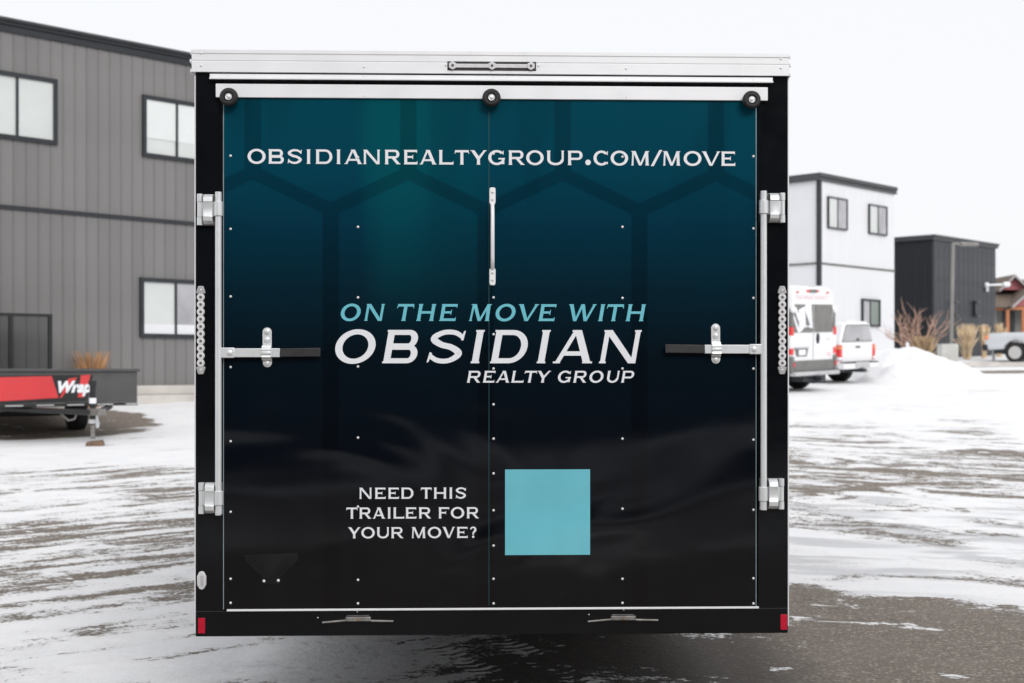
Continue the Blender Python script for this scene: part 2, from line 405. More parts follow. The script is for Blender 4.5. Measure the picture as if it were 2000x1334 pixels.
    if ch == '?':
        g = stroke([(.06, .78), (w*.3, .93), (w*.7, .93), (w-.11, .72), (w*.62, .54), (w*.5, .42), (w*.5, .28)], [.13, .13, .14, .2, .17, .14, .13])
        return g + arc(w*.5, .1, .11, .11, .109, .109, 0, 360, 16)
    return []

# ------------------------------------------------------------------ the enclosed trailer
TP0 = (-40/F*5.86, 5.86); TTH = R(1.8)
def T(px, py, d=0): u, z = hit(px, py, TP0, TTH, d); return u, z
def wrap_material():
    n = NT('printed_wrap'); x, y, z = n.sep(n.tc.outputs['Object']); P = n.tc.outputs['Object']
    ppm = F/5.86
    px = n.math('MULTIPLY_ADD', x, ppm, 960.); py = n.math('MULTIPLY_ADD', z, -ppm, HOR+CAMZ*ppm)   # print laid out in its own units
    g = n.math('DIVIDE', n.math('SUBTRACT', py, 190.), 1000., clamp=True)
    base = n.ramp(g, [(0, (.0010, .059, .092)), (.14, (.001, .049, .082)), (.26, (.0012, .030, .055)), (.38, (.0018, .016, .028)), (.5, (.002, .0065, .0115)), (.7, (.0022, .0036, .0065)), (1, (.0036, .0035, .0044))])
    wx = n.math('ADD', px, n.lin(n.noise(n.mapping(P, scale=(1, 1, .2)), 1.6, 2), .3, .7, -60, 60))
    glow = n.math('MULTIPLY', n.math('MULTIPLY', n.sstep(wx, 670, 735), n.sstep(wx, 990, 770)), n.sstep(g, .5, .05))
    base = n.mix(n.math('MULTIPLY', glow, .75), base, (.001, .085, .103))
    blk = n.noise(n.mapping(P, scale=(1.6, 1, .35)), 2.2, 2, .4)
    base = n.mix(n.math('MULTIPLY', n.sstep(blk, .5, .58), n.lin(g, 0, .6, .22, 0)), base, (.0008, .02, .035))
    tri = n.math('ABSOLUTE', n.math('SUBTRACT', n.math('MODULO', n.math('ADD', n.math('DIVIDE', n.math('SUBTRACT', px, 497.), 150.5), 20.), 2.), 1.))   # 1 over a crest, 0 over a trough
    zz = n.math('MULTIPLY_ADD', tri, -72., 411.)
    hw = 16.
    slant = n.sstep(n.math('ABSOLUTE', n.math('SUBTRACT', py, zz)), hw*.92+2.5, hw*.92-2.5)
    up = n.math('MULTIPLY', n.sstep(tri, 1-(hw+1.5)/150.5, 1-(hw-1.5)/150.5), n.math('LESS_THAN', py, zz))
    dn = n.math('MULTIPLY', n.sstep(tri, (hw+1.5)/150.5, (hw-1.5)/150.5), n.math('GREATER_THAN', py, zz))
    hx = n.math('MAXIMUM', slant, n.math('MAXIMUM', up, dn))
    base = n.mix(n.math('MULTIPLY', hx, .4), base, n.mix(1., base, (.3, .22, .25), 'MULTIPLY'))
    n.setp(Base_Color=base, Roughness=n.lin(n.noise(P, 5, 3), .3, .7, .06, .10))
    n.b.inputs['Specular IOR Level'].default_value = .37
    wv = n.noise(n.mapping(P, scale=(.6, 1, 1.0)), 1.5, 2, .4, .6)
    n.setp(Normal=n.bump(n.noise(P, 420, 2), .012, .002, n.bump(wv, .5, .042)))
    return n.m
def sticker_material():
    n = NT('glossy_cyan_sticker'); P = n.tc.outputs['Object']
    n.setp(Base_Color=n.mix(n.lin(n.noise(P, 3, 5), .3, .7), (.135, .47, .56), (.165, .54, .64)), Roughness=.16)
    wv = n.noise(n.mapping(P, scale=(.6, 1, 1.0)), 1.5, 2, .4, .6)
    n.setp(Normal=n.bump(n.noise(P, 160, 3), .05, .002, n.bump(wv, .5, .06)))
    return n.m
def enclosed_trailer():
    th = thing('enclosed_trailer', 'large black box trailer with teal printed rear door and silver hardware', 'trailer', (TP0[0], TP0[1], 0), TTH)
    zb = .455; ul, _ = T(382, 700); ur, _ = T(1539, 700); zt = 2.90
    dl, _ = T(438, 700); dr, _ = T(1478, 700); _, dzt = T(960, 170); _, dzb = T(960, 1187)
    L = 6.1
    b = MB(); b.box(ul, .085, zb+.05, ur, L, zt)
    b.build('body', M['black_paint'], th, .01)
    def seg(name, x0, z0, x1, z1, d0, d1, m, bev=.003): return MB().box(x0, -d0, z0, x1, -d1, z1).build(name, m, th, bev)
    seg('corner_post', ul, zb+.10, dl-.004, zt, 0, -.09, M['black_paint'])
    seg('corner_post', dr+.004, zb+.10, ur, zt, 0, -.09, M['black_paint'])
    seg('header_beam', dl-.003, dzt+.004, dr+.003, zt-.001, -.001, -.09, M['black_paint'])
    seg('sill_beam', ul, zb, ur, dzb-.006, .004, -.09, M['black_paint'], .005)
    for s in (ul-.006, ur+.001): seg('edge_trim', s, zb+.03, s+.005, zt-.01, -.006, -.03, M['alu'], 0)
    # roof cap: stepped aluminium extrusion wrapping the top edge
    cl, _ = T(374.5, 120, .012); cr, _ = T(1541.5, 120, .012); _, cz1 = T(960, 101.5, .012); _, cz0 = T(960, 144, .012); _, cm = T(960, 123, .012)
    pf = [(-.012, cz0), (-.014, cz0), (-.014, cm-.003), (-.0115, cm-.001), (-.0115, cm+.002), (-.014, cm+.004), (-.014, cz1-.018), (-.017, cz1-.014), (-.017, cz1), (.10, cz1+.012), (.10, cz0)]
    MB().prismx(list(reversed(pf)), cl, cr).build('roof_cap', M['alu'], th)
    for s, x in ((-1, cl), (1, cr)):
        m = MB()
        for z0, z1, o in ((cz0-.004, cz0+.012, .007), (cm-.006, cm+.008, .009), (cz1-.02, cz1-.002, .006)): m.box(x+s*.001, -.012, z0, x+s*o, L, z1)
        m.build('side_cap', M['alu'], th, .002)
    MB().box(cl+.01, .101, cz0+.02, cr-.01, L, cz1+.012).build('roof', M['alu_dull'], th, .01)
    # gutter strip and door rail
    x0, _ = T(409, 150, .02); x1, _ = T(1510, 150, .02); _, a = T(960, 147, .02); _, c_ = T(960, 156.5, .02)
    MB().prismx([(.001, a), (-.012, a), (-.012, c_+.006), (-.024, c_+.003), (-.024, c_-.003), (.001, c_-.001)], x0, x1).build('drip_rail', M['alu'], th)
    x0, _ = T(421, 180, .02); x1, _ = T(1500, 180, .02); _, a = T(960, 166.5, .02); _, c_ = T(960, 193, .02)
    MB().box(x0, -.018, c_, x1, -.0085, a).build('door_top_rail', M['alu'], th, .002)
    # ramp door
    dz1 = a-.004
    door = None
    um, _ = T(955, 700); nseg = 40
    def sheet(xa, xb, za, zb_):
        m = MB(); nx, nz = 24, 44
        vs = []
        for j in range(nz+1):
            for i in range(nx+1):
                x = xa+(xb-xa)*i/nx; z = za+(zb_-za)*j/nz
                d = 0
                for sx, sz, k in dents: d += k*math.exp(-((x-sx)**2+(z-sz)**2)/.0016)
                vs.append((x, -.007-d, z))
        k = nx+1
        fs = [(j*k+i, j*k+i+1, (j+1)*k+i+1, (j+1)*k+i) for j in range(nz) for i in range(nx)]
        m.add(vs, fs)
        m.box(xa, -.0062, za, xb, .04, zb_)
        return m
    rows = {450: [304, 447, 579, 717, 862, 1000, 1131, 1178], 699: [307, 443, 581, 716, 855, 990, 1133, 1179], 964: [300, 581, 653, 720, 790, 857, 925, 997, 1066, 1131, 1179],
            1216: [306, 443, 582, 720, 857, 994, 1131, 1178], 1472: [305, 446, 582, 720, 859, 996, 1130, 1179]}
    sp = [T(x, y, .012) for x, ys in rows.items() for y in ys]
    dents = [(x, z, -random.uniform(.0004, .0018)) for (x, z) in sp if z < 1.4]
    wm = wrap_material()
    lp = sheet(dl, um-.0012, dzb, dz1).build('ramp_door', wm, th, smooth=30, flat=True)
    rp = sheet(um+.0012, dr, dzb, dz1).build('ramp_door', wm, th, smooth=30, flat=True)
    seg('door_seam', um-.0011, dzb+.01, um+.0011, dz1-.01, .0078, 0, mat('seam_bead', (.015, .07, .085), .4), 0)
    eg = mat('door_edge', (.32, .42, .45), .35, metal=.3)
    seg('door_edge', dl-.0035, dzb, dl-.0005, dz1-.03, .0075, 0, eg, 0)
    seg('door_edge', dr-.006, dzb, dr-.0035, dz1-.03, .0095, .0072, eg, 0)
    xa, _ = T(443, 1190, .01); xb, _ = T(1482, 1190, .01)
    seg('bottom_trim', xa, dzb-.0075, xb, dzb+.0012, .0125, .003, M['alu'], .001)
    # screws
    sm = MB().lathe((0, 0, 0), (0, -1, 0), [(0, .0058), (.003, .0054), (.0044, .004), (.005, .001)], 10).build('screw', M['screw'], th)
    sm.location = (sp[0][0], -.0062, sp[0][1])
    for u, z in sp[1:]: inst(sm, th, (u, -.0062, z))
    for x, y in ((393, 104), (393, 128), (711, 130.5), (1223, 134), (1525, 115), (1525, 133), (871, 127), (1052, 128)):
        u, z = T(x, y, .014); inst(sm, th, (u, -.0138, z), scale=(.9, .8, .9))
    for x, y in ((445, 146), (710, 149), (964, 150), (1224, 154), (1472, 155), (711, 187.5), (1223, 190)):
        u, z = T(x, y, .014); inst(sm, th, (u, -.0118 if y < 160 else -.0178, z), scale=(.6, .5, .6))
    for x, y in ((698, 1194.5), (1218, 1191), (621, 1206), (1150, 1200)):
        u, z = T(x, y, .0); inst(sm, th, (u, -.0038, z), scale=(.5, .5, .5))
    # rollers
    for x, y in ((447, 189.5), (960, 191), (1468, 195)):
        u, z = T(x, y, .045)
        MB().cyl((u, -.012, z), (u, -.034, z), .014).build('roller_post', M['galv_dark'], th)
        t = MB().lathe((u, -.03, z), (0, -1, 0), [(0, .018), (0, .033), (.006, .0385), (.015, .0395), (.024, .0375), (.03, .030), (.030, .021), (.022, .017)], 36).build('roller', M['rubber'], th)
        MB().lathe((u, -.052, z), (0, -1, 0), [(0, .0145), (.003, .0145), (.004, .013), (.003, .010), (.003, .009), (.008, .008), (.009, .004)], 20).build('roller_hub', M['galv'], t)
    # light bar in the roof cap
    x0, z0 = T(874, 137, .016); x1, z1 = T(1047, 121, .016)
    MB().box(x0, -.0135, z0, x1, -.0165, z1).build('light_bar', M['slot'], th)
    xm0, zc = T(884, 127.5, .02); xm1, _ = T(1037, 129, .02); xmm, _ = T(961, 128.5, .02); _, zc = T(961, 128.6, .02)
    MB().box(xm0, -.016, zc-.0085, xm1, -.021, zc+.0085).build('light_lens', M['lens'], th, .002)
    def hexp(cx, cz, r, rot=0, n=6, sz=1): return [(cx+r*math.cos(rot+i*2*math.pi/n), cz+sz*r*math.sin(rot+i*2*math.pi/n)) for i in range(n)]
    for x in (xm0, xmm, xm1):
        h = MB().prism(hexp(x, zc, .0185, R(90)), -.016, -.0255).build('light_cell', M['lens'], th, .002)
        MB().lathe((x, -.0255, zc), (0, -1, 0), [(0, .006), (.001, .006), (.001, .001)], 12).build('led', M['led_eye'], h)
    # strip lamps on the posts
    for sx, (xt, xs0) in ((1, (391.5, 0)), (-1, (1528.5, 0))):
        y0, y1 = 558.5, 731
        ut, _ = T(xt, 645, .02)
        ztop = T(xt, y0, .02)[1]; zbt = T(xt, y1, .02)[1]; H = ztop-zbt
        e = .055*H*1.55
        base = MB().box(ut-.0075*1, -.0008, zbt+e*.5, ut+.014*sx, -.006, ztop-e*.5).build('strip_lamp', M['slot'], th)
        for k, zc_ in ((1, ztop), (-1, zbt)):
            MB().prism([(ut-.0105, zc_), (ut+.0105, zc_), (ut+.0185, zc_-k*e*.75), (ut+.0185, zc_-k*e), (ut-.0185, zc_-k*e), (ut-.0185, zc_-k*e*.75)][::k], -.0005, -.016).build('end_cap', M['lens_frame'], base, .002)
            MB().lathe((ut, -.016, zc_-k*e*.55), (0, -1, 0), [(0, .005), (.002, .0045), (.003, .001)], 10).build('rivet', M['screw'], base)
        zi0, zi1 = zbt+e, ztop-e; pitch = (zi1-zi0)/10
        prof = []
        for k in range(10):
            c_ = zi0+pitch*(k+.5)
            prof += [(.0085, c_-pitch*.5), (.0155, c_-pitch*.12), (.0155, c_+pitch*.12)]
        prof.append((.0085, zi1))
        pts = [(ut+w_, z_) for w_, z_ in prof] + [(ut-w_, z_) for w_, z_ in reversed(prof)]
        # one lens cell per diode
        cellm = None
        for k in range(10):
            c_ = zi0+pitch*(k+.5); hp = pitch*.5
            if cellm is None:
                cellm = MB().prism([(-.009, -hp), (.009, -hp), (.0165, -hp*.3), (.0165, hp*.3), (.009, hp), (-.009, hp), (-.0165, hp*.3), (-.0165, -hp*.3)], -.0062, -.017).build('lens_cell', M['lens'], base, .0018)
                ledm = MB().lathe((0, 0, 0), (0, -1, 0), [(0, .0062), (.0014, .0055), (.0018, .001)], 12).build('led', M['led_eye'], base)
                cellm.location = (ut, 0, c_); ledm.location = (ut, -.0169, c_)
            else:
                inst(cellm, base, (ut, 0, c_)); inst(ledm, base, (ut, -.0169, c_))
    # small marker lamp and red reflectors
    u, z = T(393.5, 1134, .012)
    ov = lambda a, b_: [(u+a*c, z+b_*s) for c, s in ((1, .45), (.5, .92), (0, 1), (-.5, .92), (-1, .45), (-1, -.45), (-.5, -.92), (0, -1), (.5, -.92), (1, -.45))][::1]
    bz = MB().prism(ov(.0195, .040), -.0005, -.011).build('marker_lamp', M['screw'], th, .003)
    MB().box(u-.004, -.011, z-.022, u+.008, -.0135, z+.022).build('lamp_lens', M['alu_dull'], bz, .001)
    for x0, y0, x1, y1 in ((387, 1207, 400.5, 1237), (1524.5, 1200, 1537.5, 1230)):
        a, za = T(x0, y0, .006); c_, zc_ = T(x1, y1, .006); seg('red_reflector', a, zc_, c_, za, .0075, .0039, M['red_tape'], .001)
    # plate bracket
    bp = mat('bracket_black', (.006, .0065, .0075), .45, var=.2, spec=.3)
    q = [T(x, y, .012) for x, y in ((477, 1084), (582, 1081), (583, 1094), (548, 1128), (548, 1141), (513, 1141), (512, 1128), (480, 1096))]
    br = MB().prism(q[::-1], -.0072, -.0115).build('plate_bracket', bp, th, .001)
    for x, y in ((515.5, 1135), (543.5, 1134)): u, z = T(x, y, .014); inst(sm, th, (u, -.0112, z), scale=(1.15, 1.2, 1.15))
    # centre grab handle
    uh, zh1 = T(962, 365, .03); _, zh0 = T(962, 557, .03); _, za = T(962, 399, .03); _, zb2 = T(962, 523, .03)
    gh = MB()
    path = [(uh, -.010, za+.004), (uh, -.036, za-.02), (uh, -.045, za-.045), (uh, -.045, zb2+.045), (uh, -.036, zb2+.02), (uh, -.010, zb2-.004)]
    gh.tube(path, .0085, 12); g = gh.build('grab_handle', M['alu'], th)
    for z0, z1 in ((za, zh1), (zh0, zb2)):
        MB().prism([(uh-.010, z0), (uh+.010, z0), (uh+.0135, z0+.012), (uh+.0135, z1-.006), (uh+.009, z1), (uh-.009, z1), (uh-.0135, z1-.006), (uh-.0135, z0+.012)], -.0068, -.015).build('handle_foot', M['alu'], g, .003)
        for zz_ in (z0+(z1-z0)*.3, z0+(z1-z0)*.72): MB().lathe((uh, -.0148, zz_), (0, -1, 0), [(0, .006), (.002, .0055), (.003, .001)], 10).build('bolt', M['alu_dull'], g)
    # cam lock bars
    for sx, xp, yt, yb, kx in ((-1, 426.5, 375, 1006, ((385, 378, 439), (388, 943, 1004))), (1, 1491.5, 373, 996, ((1533.5, 376, 434), (1531.5, 935, 995)))):
        D = .034
        up_, zt_ = T(xp, yt, D); _, zb_ = T(xp, yb, D)
        bar = MB().cyl((up_, -D, zb_), (up_, -D, zt_), .0138, n=20).build('lock_bar', M['galv'], th)
        for (xk, ya, yb_) in kx:
            uk, z1 = T(xk+ (4 if sx < 0 else -4), ya, D); _, z0 = T(xk, yb_, D); Hh = z1-z0
            i = 1 if sx < 0 else -1          # towards the door
            ub = up_ if ya < 600 else up_+i*.002
            pl = MB().box(uk-i*.013, .0005, z0, ub+i*.01, -.006, z1).build('cam_plate', M['galv_dark'], th, .002)
            # outer knuckle, three stacked sleeves
            m = MB(); m.cyl((uk, -.018, z0), (uk, -.018, z0+Hh*.25), .0125, n=18); m.cyl((uk, -.018, z0+Hh*.262), (uk, -.018, z1-Hh*.262), .0112, n=18); m.cyl((uk, -.018, z1-Hh*.25), (uk, -.018, z1), .0125, n=18)
            kn = m.build('cam_knuckle', M['galv'], th)
            # bowed keeper strap
            ux = uk+i*(.0385); hw = .0195
            pr = [(-.006, 0), (-.03, .02), (-.046, .12), (-.049, .26), (-.046, .3), (-.046, .7), (-.049, .74), (-.046, .88), (-.03, .98), (-.006, 1)]
            outer = [(y_, z0+t_*Hh) for y_, t_ in pr]; inner = [(y_+.005, z0+(t_*.94+.03)*Hh) for y_, t_ in reversed(pr)]
            MB().prismx(outer+inner, ux-hw, ux+hw).build('cam_keeper', M['galv'], kn, .0015)
            MB().box(uk+i*.008, -.012, z0+Hh*.27, ub, -.026, z1-Hh*.27).build('cam_link', M['galv'], kn, .002)
            MB().cyl((ub, -D, z0+Hh*.28), (ub, -D, z1-Hh*.26), .0195, n=20).build('collar', M['galv'], bar, .002)
            if ya > 600: MB().cyl((ub, -D, z0-.001), (ub, -D, z0+Hh*.27), .0150, n=20).build('bar_end', M['galv'], bar, .001)
        # handle
        s = -sx
        yh = 689 if sx < 0 else 682
        ua, zh = T(433 if sx < 0 else 1488, yh, .03)
        ubx, _ = T(547 if sx < 0 else 1376, yh, .03); uc, _ = T(626 if sx < 0 else 1299, yh, .03)
        hb = MB().box(ua+s*.01, -.028, zh-.019, ubx, -.036, zh+.019).build('lock_handle', M['galv'], th, .002)
        MB().box(up_, -.024, zh-.022, ua+s*.055, -.042, zh+.022).build('handle_clevis', M['galv'], hb, .003)
        MB().lathe((ua+s*.036, -.042, zh), (0, -1, 0), [(0, .0125), (.004, .0115), (.007, .005), (.0075, .001)], 16).build('pivot_bolt', M['screw'], hb)
        MB().prism([(ubx, zh-.0185), (uc, zh-.0165), (uc, zh+.0215), (ubx, zh+.0185)] if s > 0 else [(uc, zh-.0165), (ubx, zh-.0185), (ubx, zh+.0185), (uc, zh+.0215)], -.0265, -.0385).build('grip', M['grip'], hb, .003)
        # hasp over the handle
        xh = 521 if sx < 0 else 1398.5; yA, yB = (639.5, 717.5) if sx < 0 else (632, 710.5)
        uq, z1 = T(xh, yA, .02); _, z0 = T(xh, yB, .02); r = .0195
        pts = [(uq+r*math.cos(a), z1-r+r*math.sin(a)) for a in [R(t) for t in range(0, 181, 20)]] + [(uq+.001+r*math.cos(a), z0+r+r*math.sin(a)) for a in [R(t) for t in range(180, 361, 20)]]
        hp = MB().prism(pts, -.0065, -.0125).build('hasp_plate', M['galv'], th, .002)
        prf = [(-.0125, zh+.034), (-.026, zh+.031), (-.030, zh+.022), (-.044, zh+.021), (-.046, zh+.012), (-.041, zh+.008), (-.046, zh+.003), (-.046, zh-.006), (-.041, zh-.010), (-.044, zh-.02), (-.030, zh-.022), (-.026, zh-.031), (-.0125, zh-.034)]
        MB().prismx(prf, uq-.0205, uq+.0205).build('hasp_loop', M['galv'], hp, .0015)
        for zz_ in (z1-.018, z1-.053, z0+.018): MB().lathe((uq, -.0125, zz_), (0, -1, 0), [(0, .0125), (.004, .0115), (.007, .006), (.0075, .001)], 16).build('carriage_bolt', M['screw'], hp)
    # ramp hinges in the sill
    for xc, yc in ((700, 1210), (1218, 1208)):
        u, z = T(xc, yc, .01)
        h = MB().box(u-.055, -.0035, z-.008, u+.053, -.014, z+.012).build('ramp_hinge', M['galv_dark'], th, .003)
        MB().cyl((u-.155, -.011, z-.012), (u-.055, -.009, z-.004), .0042, .005, 8).build('hinge_pin', M['galv_dark'], h)
        MB().cyl((u+.053, -.009, z-.006), (u+.15, -.011, z-.008), .005, .0042, 8).build('hinge_pin', M['galv_dark'], h)
        MB().box(u-.05, -.0035, z+.015, u+.045, -.008, z+.0175).build('hinge_leaf', M['galv_dark'], h)
        MB().lathe((u, -.014, z), (0, -1, 0), [(0, .006), (.003, .005), (.004, .001)], 10).build('hinge_bolt', mat('rusty_bolt', (.25, .15, .08), .7), h)
    # running gear
    for yy in (2.75, 3.62):
        for s in (-1, 1):
            xw = s*1.02; g_ = G(0, 5.86+yy); r = .355
            t = MB().lathe((xw-s*.11, yy, g_+r), (s, 0, 0), [(0, .2), (0, .3), (.02, .345), (.05, r), (.17, r), (.2, .345), (.22, .3), (.22, .2)], 40).build('wheel', M['tyre'], th)
            MB().lathe((xw-s*.06, yy, g_+r), (s, 0, 0), [(0, .2), (.1, .2), (.11, .17), (.09, .06), (.12, .05), (.12, .001)], 24).build('rim', M['rim'], t)
        MB().cyl((-.95, yy, G(0, 9)+.36), (.95, yy, G(0, 9)+.36), .04).build('axle', M['black_paint'], th)
    m = MB()
    for s in (-1, 1): m.box(s*.70-.03, 2.6, .33, s*.70+.03, L-.2, zb+.06)
    m.build('chassis_rail', M['black_paint'], th)
    MB().tube([(-.7, L-.2, .42), (0, L+1.2, .42)], .05, 8).build('tongue', M['black_paint'], th)
    MB().tube([(.7, L-.2, .42), (0, L+1.2, .42)], .05, 8).build('tongue', M['black_paint'], th)
    MB().cyl((0, L+1.0, .9), (0, L+1.0, G(0, 13)-.02), .03).build('tongue_jack', M['galv_dark'], th)
    # ---- lettering
    def Z(l, off, sc_): return [(c, off+a/sc_, off+b/sc_) for c, a, b in l]
    lines = [
     ('white_film', 307.7, 28.2, 0, Z([('O',15,162),('B',185,310),('S',338,460),('I',490,533),('D',570,705),('I',733,777),('A',803,947),('N',958,1092),('R',1132,1258),('E',1287,1397),('A',1415,1552),('L',1572,1690),('T',1700,1818),('Y',1828,1960)],480,4.1667)
        + Z([('G',42,150),('R',172,272),('O',283,393),('U',413,522),('P',545,638),('.',655,690),('C',705,805),('O',815,925),('M',945,1057),('/',1068,1140),('M',1145,1253),('O',1275,1387),('V',1390,1505),('E',1512,1600)],940,3.2258)),
     ('cyan_film', 610.5, 33, .175, Z([('O',77,203),('N',222,350),('T',428,532),('H',540,663),('E',680,797),('M',862,1003),('O',1022,1148),('V',1168,1290),('E',1285,1400),('W',1475,1642),('I',1640,1705),('T',1708,1812),('H',1818,1943)],640,3.125)),
     ('white_film', 677, 65, .175, Z([('O',40,295),('B',332,573),('S',607,837),('I',865,967),('D',990,1238),('I',1268,1370),('A',1373,1612),('N',1655,1918)],640,3.125)),
     ('white_film', 735.8, 23, .175, Z([('R',65,218),('E',238,382),('A',378,525),('L',545,678),('T',697,832),('Y',835,980),('G',1048,1200),('R',1218,1368),('O',1392,1550),('U',1575,1728),('P',1738,1888)],900,5.5556)),
     ('white_film', 963.2, 21.8, 0, Z([('N',280,440),('E',483,622),('E',655,795),('D',825,983),('T',1078,1222),('H',1250,1412),('I',1448,1493),('S',1530,1672)],660,6.6667)),
     ('white_film', 1001.8, 21.8, 0, Z([('T',108,257),('R',280,432),('A',453,615),('I',643,692),('L',722,863),('E',883,1022),('R',1055,1210),('F',1312,1453),('O',1470,1645),('R',1678,1833)],660,6.6667)),
     ('white_film', 1040.2, 21.5, 0, Z([('Y',133,292),('O',305,480),('U',508,665),('R',695,850),('M',962,1140),('O',1170,1345),('V',1362,1523),('E',1550,1690),('?',1718,1805)],660,6.6667)),
    ]
    for m_, yc, hp, shear, chars in lines:
        xm = (chars[0][1]+chars[-1][2])/2
        _, zc = T(xm, yc, .008); h = hp/F*5.85
        for ch, a, b_ in chars:
            s = shear*hp; pc = rp if (a+b_)/2 > 955 else lp; mb = MB(); k = 0
            if s:
                if ch in 'TYVW': a -= s; b_ -= s
                elif ch in 'AL': pass
                elif ch == 'R': b_ -= s*.5
                elif ch in 'OSG': a -= s*.3; b_ -= s*.6
                else: b_ -= s
            ua, _ = T(a, yc, .008); ub, _ = T(b_, yc, .008)
            for poly in glyph(ch, (ub-ua)/h):
                k += 1
                mb.add([(ua+(x_+shear*y_)*h, -.0086-.00002*(k % 12), zc+(y_-.5)*h) for x_, y_ in poly], [tuple(range(len(poly)))])
            o = mb.build('letter', M[m_], pc, smooth=0, flat=True)
            for p in o.data.polygons:
                if p.normal.y > 0: p.flip()
    # blank cyan sticker
    a, z1 = T(986.5, 917, .009); b_, z0 = T(1152.5, 1083.5, .009)
    MB().box(a, -.0071, z0, b_, -.0088, z1).build('square_sticker', sticker_material(), rp)
enclosed_trailer()

# ------------------------------------------------------------------ buildings on the lot's grid
M['grey_siding'] = mat('grey_metal_siding', (.185, .181, .179), .5, var=.07, vs=.9)
M['dark_trim'] = mat('dark_trim', (.018, .022, .027), .4, var=.2)
M['trim_top'] = mat('cap_flashing', (.05, .054, .058), .4, var=.15)
M['white_wall'] = mat('white_siding', (.72, .73, .755), .55, var=.025, vs=.8)
M['black_siding'] = mat('charcoal_siding', (.030, .033, .040), .5, var=.1, vs=.8)
M['pane'] = mat('pale_glossy_pane', (.60, .63, .62), .12, var=.06, vs=1.1, rv=.04, coat=.5)  # one even pale tone over the whole opaque pane
M['pane_green'] = mat('green_tinted_pane', (.16, .20, .175), .1, var=.2, vs=.6, coat=.5)
M['pane_grey'] = mat('grey_pane', (.40, .40, .42), .1, var=.25, vs=.9, coat=.5)
M['pane_reflection'] = mat('painted_reflection', (.70, .73, .725), .2, var=.04, vs=1, coat=.4)  # lighter tone for the reflection painted on the upper panes
M['concrete'] = mat('pale_concrete', (.52, .49, .46), .8, var=.14, vs=2, bump=.3, bs=25)
M['concrete2'] = mat('concrete_block', (.55, .55, .53), .85, var=.12, vs=3, bump=.3, bs=25)

def window(par, s0, s1, z0, z1, pane, split=.5, fr=.075, pane2=None, y=0):
    f = MB(); d0, d1 = y-.07, y+.01
    f.box(s0, d0, z0, s0+fr, d1, z1).box(s1-fr, d0, z0, s1, d1, z1).box(s0+fr, d0+.002, z0, s1-fr, d1, z0+fr).box(s0+fr, d0+.002, z1-fr, s1-fr, d1, z1)
    wo = f.build('window', M['dark_trim'], par, 0)
    m = s0+(s1-s0)*split
    MB().box(m-fr*.28, d0+.012, z0+fr, m+fr*.28, d1, z1-fr).build('mullion', M['dark_trim'], wo)
    MB().box(s0+fr, y-.028, z0+fr, m-fr*.28, y-.02, z1-fr).build('pane', pane, wo)
    MB().box(m+fr*.28, y-.036, z0+fr, s1-fr, y-.028, z1-fr).build('pane', pane2 or pane, wo)
    return wo
def panel_variation(m, amt):
    t = m.node_tree; b = t.nodes['Principled BSDF']; src = b.inputs['Base Color'].links[0].from_socket
    oi = t.nodes.new('ShaderNodeObjectInfo'); mr = t.nodes.new('ShaderNodeMapRange'); mr.inputs[3].default_value = 1-amt; mr.inputs[4].default_value = 1+amt
    hv = t.nodes.new('ShaderNodeHueSaturation'); t.links.new(oi.outputs['Random'], mr.inputs[0]); t.links.new(mr.outputs[0], hv.inputs['Value']); t.links.new(src, hv.inputs['Color']); t.links.new(hv.outputs[0], b.inputs['Base Color'])
panel_variation(M['grey_siding'], .06); panel_variation(M['black_siding'], .08); panel_variation(M['white_wall'], .012)
def siding(par, s0, s1, z0, z1, pw, m, axis='x', jit=.0, g=.004, rib=.010):
    """one standing panel per object, rib along its joint"""
    n = max(1, round((s1-s0)/pw)); pw = (s1-s0)/n; H = z1-z0
    pr = [(g, 0), (g, -.010), (.018, -.014), (.026, -.014-rib), (.046, -.014-rib), (.054, -.014), (pw-g, -.012), (pw-g, 0)]
    mb = MB().loft([[(x, y, 0) for x, y in pr], [(x, y, H) for x, y in pr]])
    src = mb.build('siding_panel', m, par, 0, smooth=20)
    src.location = (s0, 0, z0)
    if axis == 'y': src.rotation_euler = (0, 0, R(-90)); src.location = (0, s1, z0)
    for i in range(1, n):
        if axis == 'x': inst(src, par, (s0+i*pw, random.uniform(-jit, jit), z0))
        else: inst(src, par, (0, s1-i*pw, z0), rot=(0, 0, R(-90)))

